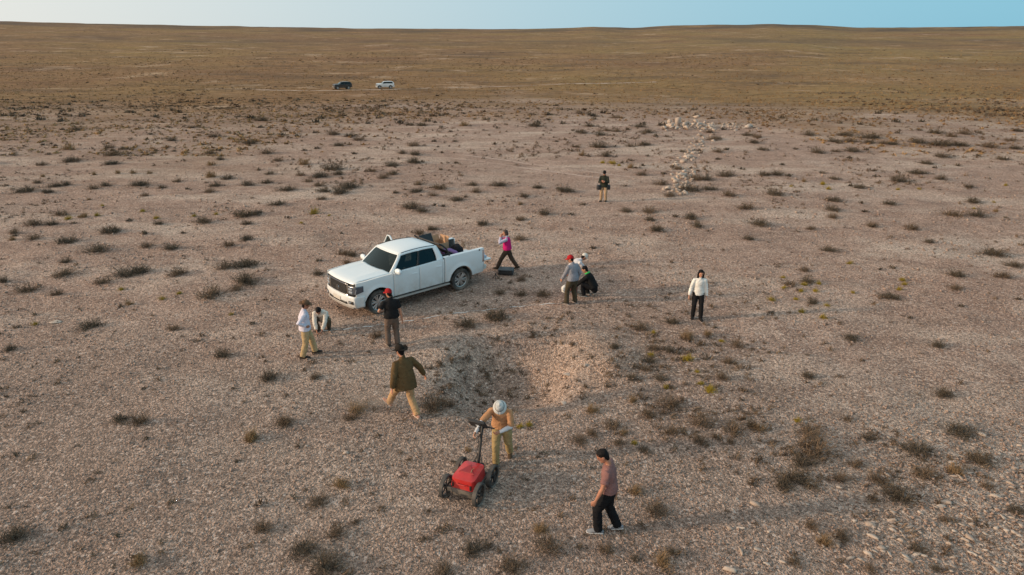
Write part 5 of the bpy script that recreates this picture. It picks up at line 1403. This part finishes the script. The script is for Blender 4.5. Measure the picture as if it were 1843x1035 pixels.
# open black trunk behind the cab, lid thrown back
t = at_bed('storage_trunk', 'open black storage trunk behind the pickup cab', 'trunk', -3.02, 0.05, FL)
b = MB()
for p, d in (((0, 0, .02), (.50, 1.10, .04)), ((-.24, 0, .26), (.03, 1.10, .50)), ((.24, 0, .26), (.03, 1.10, .50)), ((0, -.54, .26), (.45, .03, .50)), ((0, .54, .26), (.45, .03, .50))): b.box(p, d)
b.build('trunk_body', BLACKCASE, t, bevel=.008)
MB().box((0, -.62, .72), (.52, .05, .52), Matrix.Rotation(R(28), 3, 'X')).build('lid', BLACKCASE, t, bevel=.01)
PURP = cloth((0.20, 0.13, 0.30)); WINE = cloth((0.10, 0.035, 0.06))
def sack(name, label, cat, p, rz, dims, mat, seed, parent_empty=True, knot=None):
    r = random.Random(seed); b = MB()
    for k in range(7):
        b.ball((r.uniform(-.3, .3) * dims[0], r.uniform(-.3, .3) * dims[1], dims[2] * r.uniform(.38, .62)), (dims[0] * r.uniform(.32, .42), dims[1] * r.uniform(.32, .42), dims[2] * r.uniform(.34, .40)), 12, 8)
    b.box((0, 0, dims[2] * .22), (dims[0] * .8, dims[1] * .8, dims[2] * .44))
    root = tag(empty(name, p, rz), label, cat)
    o = fuse(b, 'fabric', mat, root, max(dims) / 34, 5, wrinkle=max(dims) * .03, wfreq=9, seed=seed)
    return root
sack('cloth_bundle', 'crumpled dark wine-red cloth bundle in the pickup trunk', 'bundle', tw(-3.00, .20, FL + .05), TRZ, (.44, .62, .50), WINE, 4)
sack('cloth_bundle', 'crumpled lilac cloth bundle beside the cardboard box', 'bundle', tw(-3.44, .28, FL), TRZ, (.34, .80, .58), PURP, 9)
t = at_bed('cardboard_box', 'open tan cardboard box standing in the pickup bed', 'box', -3.50, -.42, FL, .06)
b = MB()
for p, d in (((0, 0, .01), (.36, .50, .02)), ((-.175, 0, .33), (.015, .50, .64)), ((.175, 0, .33), (.015, .50, .64)), ((0, -.245, .33), (.335, .015, .64)), ((0, .245, .33), (.335, .015, .64))): b.box(p, d)
b.build('box_walls', CARD, t)
MB().box((-.19, 0, .74), (.012, .48, .22), Matrix.Rotation(R(-14), 3, 'Y')).build('flap', CARD, t)
MB().box((.0, -.28, .74), (.33, .012, .20), Matrix.Rotation(R(20), 3, 'X')).build('flap', CARD, t)
sack('duffel_bag', 'dark round duffel bag near the rear of the pickup bed', 'bag', tw(-3.92, .10, FL), TRZ, (.36, .42, .60), cloth((.022, .022, .026)), 15)
sack('pale_sack', 'pale blue-grey sack in the pickup bed against the near wall', 'sack', tw(-3.88, .56, FL), TRZ, (.30, .30, .48), cloth((.40, .43, .48)), 19)
sack('plastic_bag', 'pale plastic bag lying on the lowered tailgate', 'bag', tw(-4.70, .42, .83), TRZ, (.34, .42, .17), cloth((.46, .50, .58)), 23)

# ------------------------------------------------------------------ equipment on the ground
p = gp(911, 493)
t = tag(empty('equipment_case', p, R(-8)), 'flat black equipment case on the gravel behind the pickup', 'case')
MB().box((0, 0, .085), (.56, .40, .14)).build('lower_shell', BLACKCASE, t, bevel=.03)
MB().box((0, 0, .195), (.57, .41, .065)).build('lid', simple('case_lid', (.050, .060, .068), .5), t, bevel=.025)
MB().tube([(Vector((-.09, -.215, .15)), .012, .012), (Vector((-.09, -.25, .15)), .012, .012), (Vector((.09, -.25, .15)), .012, .012), (Vector((.09, -.215, .15)), .012, .012)], (0, 0, 1), 8).build('carry_handle', BLACKCASE, t)
for sx_ in (-.18, .18): MB().box((sx_, -.212, .17), (.06, .02, .06)).build('latch', DARKPL, t, bevel=.004)
p = gp(892, 503)
t = tag(empty('small_tripod', p, 0), 'tiny dark tripod standing left of the black case', 'tripod')
for k in range(3):
    a = 2 * PI * k / 3 + .4
    MB().tube([(Vector((0, 0, .20)), .010, .010), (Vector((.13 * math.cos(a), .13 * math.sin(a), .004)), .008, .008)], (1, 0, .1), 8).build('leg', DARKPL, t)
MB().box((0, 0, .215), (.05, .05, .05)).build('mount', DARKPL, t, bevel=.006)

# measuring tape across the scene
TAPE = simple('tape_white', (0.78, 0.78, 0.76), 0.5, var=0.06)
path = [gp(*q) for q in ((576, 597), (640, 591), (700, 583.5), (760, 574), (846, 561), (930, 552.5), (1016, 546))]
def tape_at(s):
    n = len(path) - 1; i = min(int(s * n), n - 1); f = s * n - i
    q = path[i].lerp(path[i + 1], f)
    z = tz(q.x, q.y) + 0.016 + 0.012 * math.sin(s * 95)
    return Vector((q.x, q.y, z))
N_T = 260
mb = MB()
vt = []
for k in range(N_T + 1):
    s = k / N_T; q = tape_at(s); q2 = tape_at(min(1, s + .002)); d = (q2 - q) if k < N_T else d
    sd = Vector((-d.y, d.x, 0)).normalized()
    tw_ = math.sin(s * 62) * 1.1                       # the ribbon rolls over between flat and edge-on
    off = sd * math.cos(tw_) * 0.009 + Vector((0, 0, 1)) * math.sin(tw_) * 0.009
    vt += [q - off, q + off]
mb.add(vt, [(2 * k, 2 * k + 1, 2 * k + 3, 2 * k + 2) for k in range(N_T)])
tag(mb.build('measuring_tape', TAPE, None, smooth=180, solid=.0015), 'white measuring tape stretched across the gravel past the pickup', 'measuring tape')

# white bag in the hand of the man in the red cap
def hold(px, py, depth_from):
    """a point on the pixel's line of sight, at the distance of the thing that holds it"""
    x, y, z = ray(px, py); s = depth_from / y
    return Vector((x * s, y * s, CAM_H + z * s))
gm = gp(1030, 547)
q = hold(1017, 517, gm.y + 0.10)
sack('plastic_bag', 'crumpled white plastic bag held by the man in the red cap and grey shirt', 'bag', q - Vector((0, 0, .16)), .6, (.22, .18, .28), cloth((.68, .66, .62)), 31)
# bags of the far man
gm = gp(1086, 362)
for px, lab, w in ((1078.5, 'boxy black camera bag on the left hip of the far man', .26), (1094, 'dark pouch hanging at the right hip of the far man', .24)):
    q = hold(px, 337, gm.y - .04)
    t = tag(empty('shoulder_bag', q - Vector((0, 0, .14)), .3), lab, 'bag')
    MB().box((0, 0, .14), (w, .18, .26)).build('bag_body', BLACKCASE, t, bevel=.03)
    MB().box((0, -.10, .12), (w * .7, .04, .16)).build('pocket', BLACKCASE, t, bevel=.015)
    MB().tube([(Vector((-w * .4, 0, .26)), .012, .008), (Vector((.02, .06, .70)), .014, .008), (Vector((w * .4, 0, .26)), .012, .008)], (1, 0, 0), 6).build('strap', DARKPL, t)

# ------------------------------------------------------------------ ground radar cart
RED = simple('red_shell', (0.52, 0.022, 0.020), 0.38, var=0.08, dust=0.18, coat=0.2)
GREYF = simple('cart_frame', (0.055, 0.052, 0.050), 0.6, dust=0.5)
FRt, FLt, RRt = gp(862, 909), gp(803, 893), gp(889, 876)
ax = (FLt - FRt); ax.z = 0; TRK = ax.length; ax.normalize()                 # from its left wheel to its right wheel (it faces the viewer)
fw = Vector((-ax.y, ax.x, 0))
if fw.y > 0: fw = -fw
WBc = max(.50, min(.75, (FRt - RRt).dot(fw)))
ctr = (FRt + FLt) / 2 - fw * WBc / 2
CZ = sum(tz(*((ctr + fw * a + ax * b)[:2])) for a in (-WBc / 2, WBc / 2) for b in (-TRK / 2, TRK / 2)) / 4
crz = math.atan2(fw.y, fw.x) - PI / 2                                        # local +y is its front
cart = tag(empty('radar_cart', (ctr.x, ctr.y, CZ), crz), 'red four-wheeled ground radar cart with black handle and screen', 'cart')
hw, hl, WR = TRK / 2, WBc / 2, .235
for sy_ in (1, -1):
    for sx_ in (1, -1):
        w = empty('wheel', (sx_ * hw, sy_ * hl, WR), 0, cart)
        MB().lathe([(WR * .80, -.036), (WR * .90, -.046), (WR * .985, -.036), (WR, 0), (WR * .985, .036), (WR * .90, .046), (WR * .80, .036)], (0, 0, 0), (1, 0, 0), 36, closed=True).build('tyre', RUBBER, w)
        rm = MB().lathe([(WR * .82, -.026), (WR * .82, .026), (WR * .74, .026), (WR * .74, -.026)], (0, 0, 0), (1, 0, 0), 36, closed=True)
        rm.lathe([(.001, -.045), (.042, -.045), (.042, .045), (.001, .045)], (0, 0, 0), (1, 0, 0), 16)
        for k in range(5):
            a = 2 * PI * k / 5 + sx_ + sy_
            rm.tube([(Vector((0, .035 * math.cos(a), .035 * math.sin(a))), .014, .020), (Vector((0, WR * .78 * math.cos(a), WR * .78 * math.sin(a))), .012, .016)], (1, 0, 0), 8)
        rm.build('rim', DARKPL, w)
for sy_ in (1, -1):
    MB().tube([(Vector((-hw, sy_ * hl, WR)), .016, .016), (Vector((hw, sy_ * hl, WR)), .016, .016)], (0, 0, 1), 10).build('axle', GREYF, cart)
for sx_ in (1, -1):
    MB().box((sx_ * (hw - .10), 0, WR + .02), (.04, WBc + .06, .05)).build('side_rail', GREYF, cart, bevel=.006)
for sy_ in (1, -1):
    MB().box((0, sy_ * (hl + .035), WR - .005), (2 * hw - .12, .045, .075)).build('cross_rail', GREYF, cart, bevel=.006)
MB().box((0, .0, .115), (2 * hw - .26, WBc - .06, .13)).build('antenna_skid', GREYF, cart, bevel=.02)
bw = hw - .085
def shell(u, v):
    """rounded hull of the red housing: u round, v from base to top"""
    a = u * 2 * PI; c_, s_ = math.cos(a), math.sin(a)
    e = 0.28
    sx2 = math.copysign(abs(c_) ** e, c_); sy2 = math.copysign(abs(s_) ** e, s_)
    k_ = 1 - .10 * max(0, v - .55) ** 1.5 * 3
    yy_ = sy2 * (hl - .0) * (1 - .09 * v) + .02
    x_ = sx2 * bw * (1 - .07 * v) * (1 - .10 * (1 - sy2) / 2)
    z_ = WR + .02 + .20 * v + .035 * v * (1 - sy2) / 2
    return Vector((x_ * k_ ** .3, yy_, z_))
b = MB().grid(shell, lin(0, 1, 65), [0, .1, .3, .5, .7, .85, .93, .975, 1.0])
ring = [shell(u, 1.0) for u in lin(0, 1, 65)]
cc = Vector((0, 0, ring[0].z + .035))
b.grid(lambda u, w: (shell(u, 1.0).lerp(cc, w) + Vector((0, 0, .02 * math.sin(w * PI / 2) if w < 1 else 0))), lin(0, 1, 65), [0, .12, .35, .65, 1.0])
hs = b.build('housing', RED, cart, smooth=40)
zt_ = WR + .262
# raised triangular panel on the lid
tr_ = [Vector((-.17, .13, zt_)), Vector((.17, .13, zt_)), Vector((.03, -.15, zt_ + .015))]
bb = MB(); up_ = Vector((0, 0, .016)); cen = sum(tr_, Vector()) / 3
bb.add(tr_ + [cen.lerp(p_, .86) + up_ for p_ in tr_], [(0, 1, 4, 3), (1, 2, 5, 4), (2, 0, 3, 5), (3, 4, 5)])
bb.build('lid_emblem', simple('red_dark', (.34, .018, .018), .4), hs)
MB().tube([(Vector((-.09 + .02 * math.sin(k), .10 - k * .05, zt_ + .024)), .006, .004) for k in range(4)], (1, 0, 0), 6).build('cable_stub', CARD, hs)
for sx_ in (-.7, .7):
    MB().box((sx_ * bw, hl + .018, WR + .10), (.035, .02, .10)).build('latch', DARKPL, hs, bevel=.005)
MB().tube([(Vector((-.10, hl + .02, WR + .15)), .010, .010), (Vector((-.08, hl + .045, WR + .15)), .010, .010), (Vector((.08, hl + .045, WR + .15)), .010, .010), (Vector((.10, hl + .02, WR + .15)), .010, .010)], (0, 0, 1), 8).build('handle', RED, hs)
# mast, screen and handlebar behind
MB().box((0, -hl - .06, WR + .10), (.26, .12, .14)).build('battery_box', DARKPL, cart, bevel=.02)
top = Vector((.0, -hl - .30, 1.10))
MB().tube([(Vector((0, -hl - .06, WR + .12)), .030, .030), (Vector((0, -hl - .16, .62)), .028, .028), (top, .026, .026)], (1, 0, 0), 12).build('mast', DARKPL, cart)
for sx_ in (-.10, .10):
    MB().tube([(Vector((sx_ * 1.6, -hl + .0, WR + .05)), .012, .012), (Vector((sx_ * .3, -hl - .14, .56)), .012, .012)], (1, 0, 0), 8).build('brace', DARKPL, cart)
MB().tube([(Vector((.045 + .02 * math.sin(k * 2.1), -hl - .07 - .022 * k, .36 + .075 * k)), .008, .008) for k in range(9)], (1, 0, 0), 6).build('cable', DARKPL, cart)
Ms = Matrix.Rotation(R(-38), 3, 'X')
sc_ = empty('screen_unit', top + Vector((.10, .0, .03)), 0, cart)
MB().box((0, 0, .02), (.36, .06, .24), Ms).build('screen_shell', BLACKCASE, sc_, bevel=.012)
MB().box(Ms @ Vector((0, -.033, .0)) + Vector((0, 0, .02)), (.28, .004, .17), Ms).build('display', simple('display_dark', (.03, .04, .06), .15), sc_)
MB().box(Ms @ Vector((0, .034, -.01)) + Vector((0, 0, .02)), (.07, .006, .04), Ms).build('label_plate', simple('plate_pale', (.55, .56, .58), .5), sc_)
MB().box((-.02, -.02, -.10), (.12, .10, .12)).build('screen_bracket', DARKPL, sc_, bevel=.01)
hb_ = Vector((0, -hl - .42, 1.04))
MB().tube([(top + Vector((0, 0, -.06)), .016, .016), (hb_, .016, .016)], (1, 0, 0), 8).build('handlebar_stem', DARKPL, cart)
MB().tube([(hb_ + Vector((-.20, 0, 0)), .016, .016), (hb_ + Vector((.20, 0, 0)), .016, .016)], (0, 0, 1), 10).build('handlebar', DARKPL, cart)

# ------------------------------------------------------------------ dust kicked up by the striding man
dc = gp(655, 738)
m = NT('dust_volume'); m.n.remove(m.b)
tcd = m.node('ShaderNodeTexCoord').outputs['Object']
gr_ = m.node('ShaderNodeTexGradient', gradient_type='SPHERICAL'); m.l(tcd, gr_.inputs[0])
pv = m.node('ShaderNodeVolumePrincipled'); pv.inputs['Color'].default_value = (0.80, 0.68, 0.58, 1)
m.l(m.math('MULTIPLY', m.math('MULTIPLY', gr_.outputs['Fac'], m.ramp(m.noise(tcd, 2.4, 3, .6), .35, .75)), 1.6), pv.inputs['Density'])
m.l(pv.outputs[0], m.n['Material Output'].inputs['Volume'])
d_ = MB().ball((0, 0, 0), 1.0, 20, 12).build('dust_cloud', m.m, None, smooth=180)
d_.location = (dc.x + .25, dc.y + .1, dc.z + .22); d_.scale = (1.15, .65, .34)
tag(d_, 'faint puff of dust trailing left of the striding man in olive', None, kind='stuff')
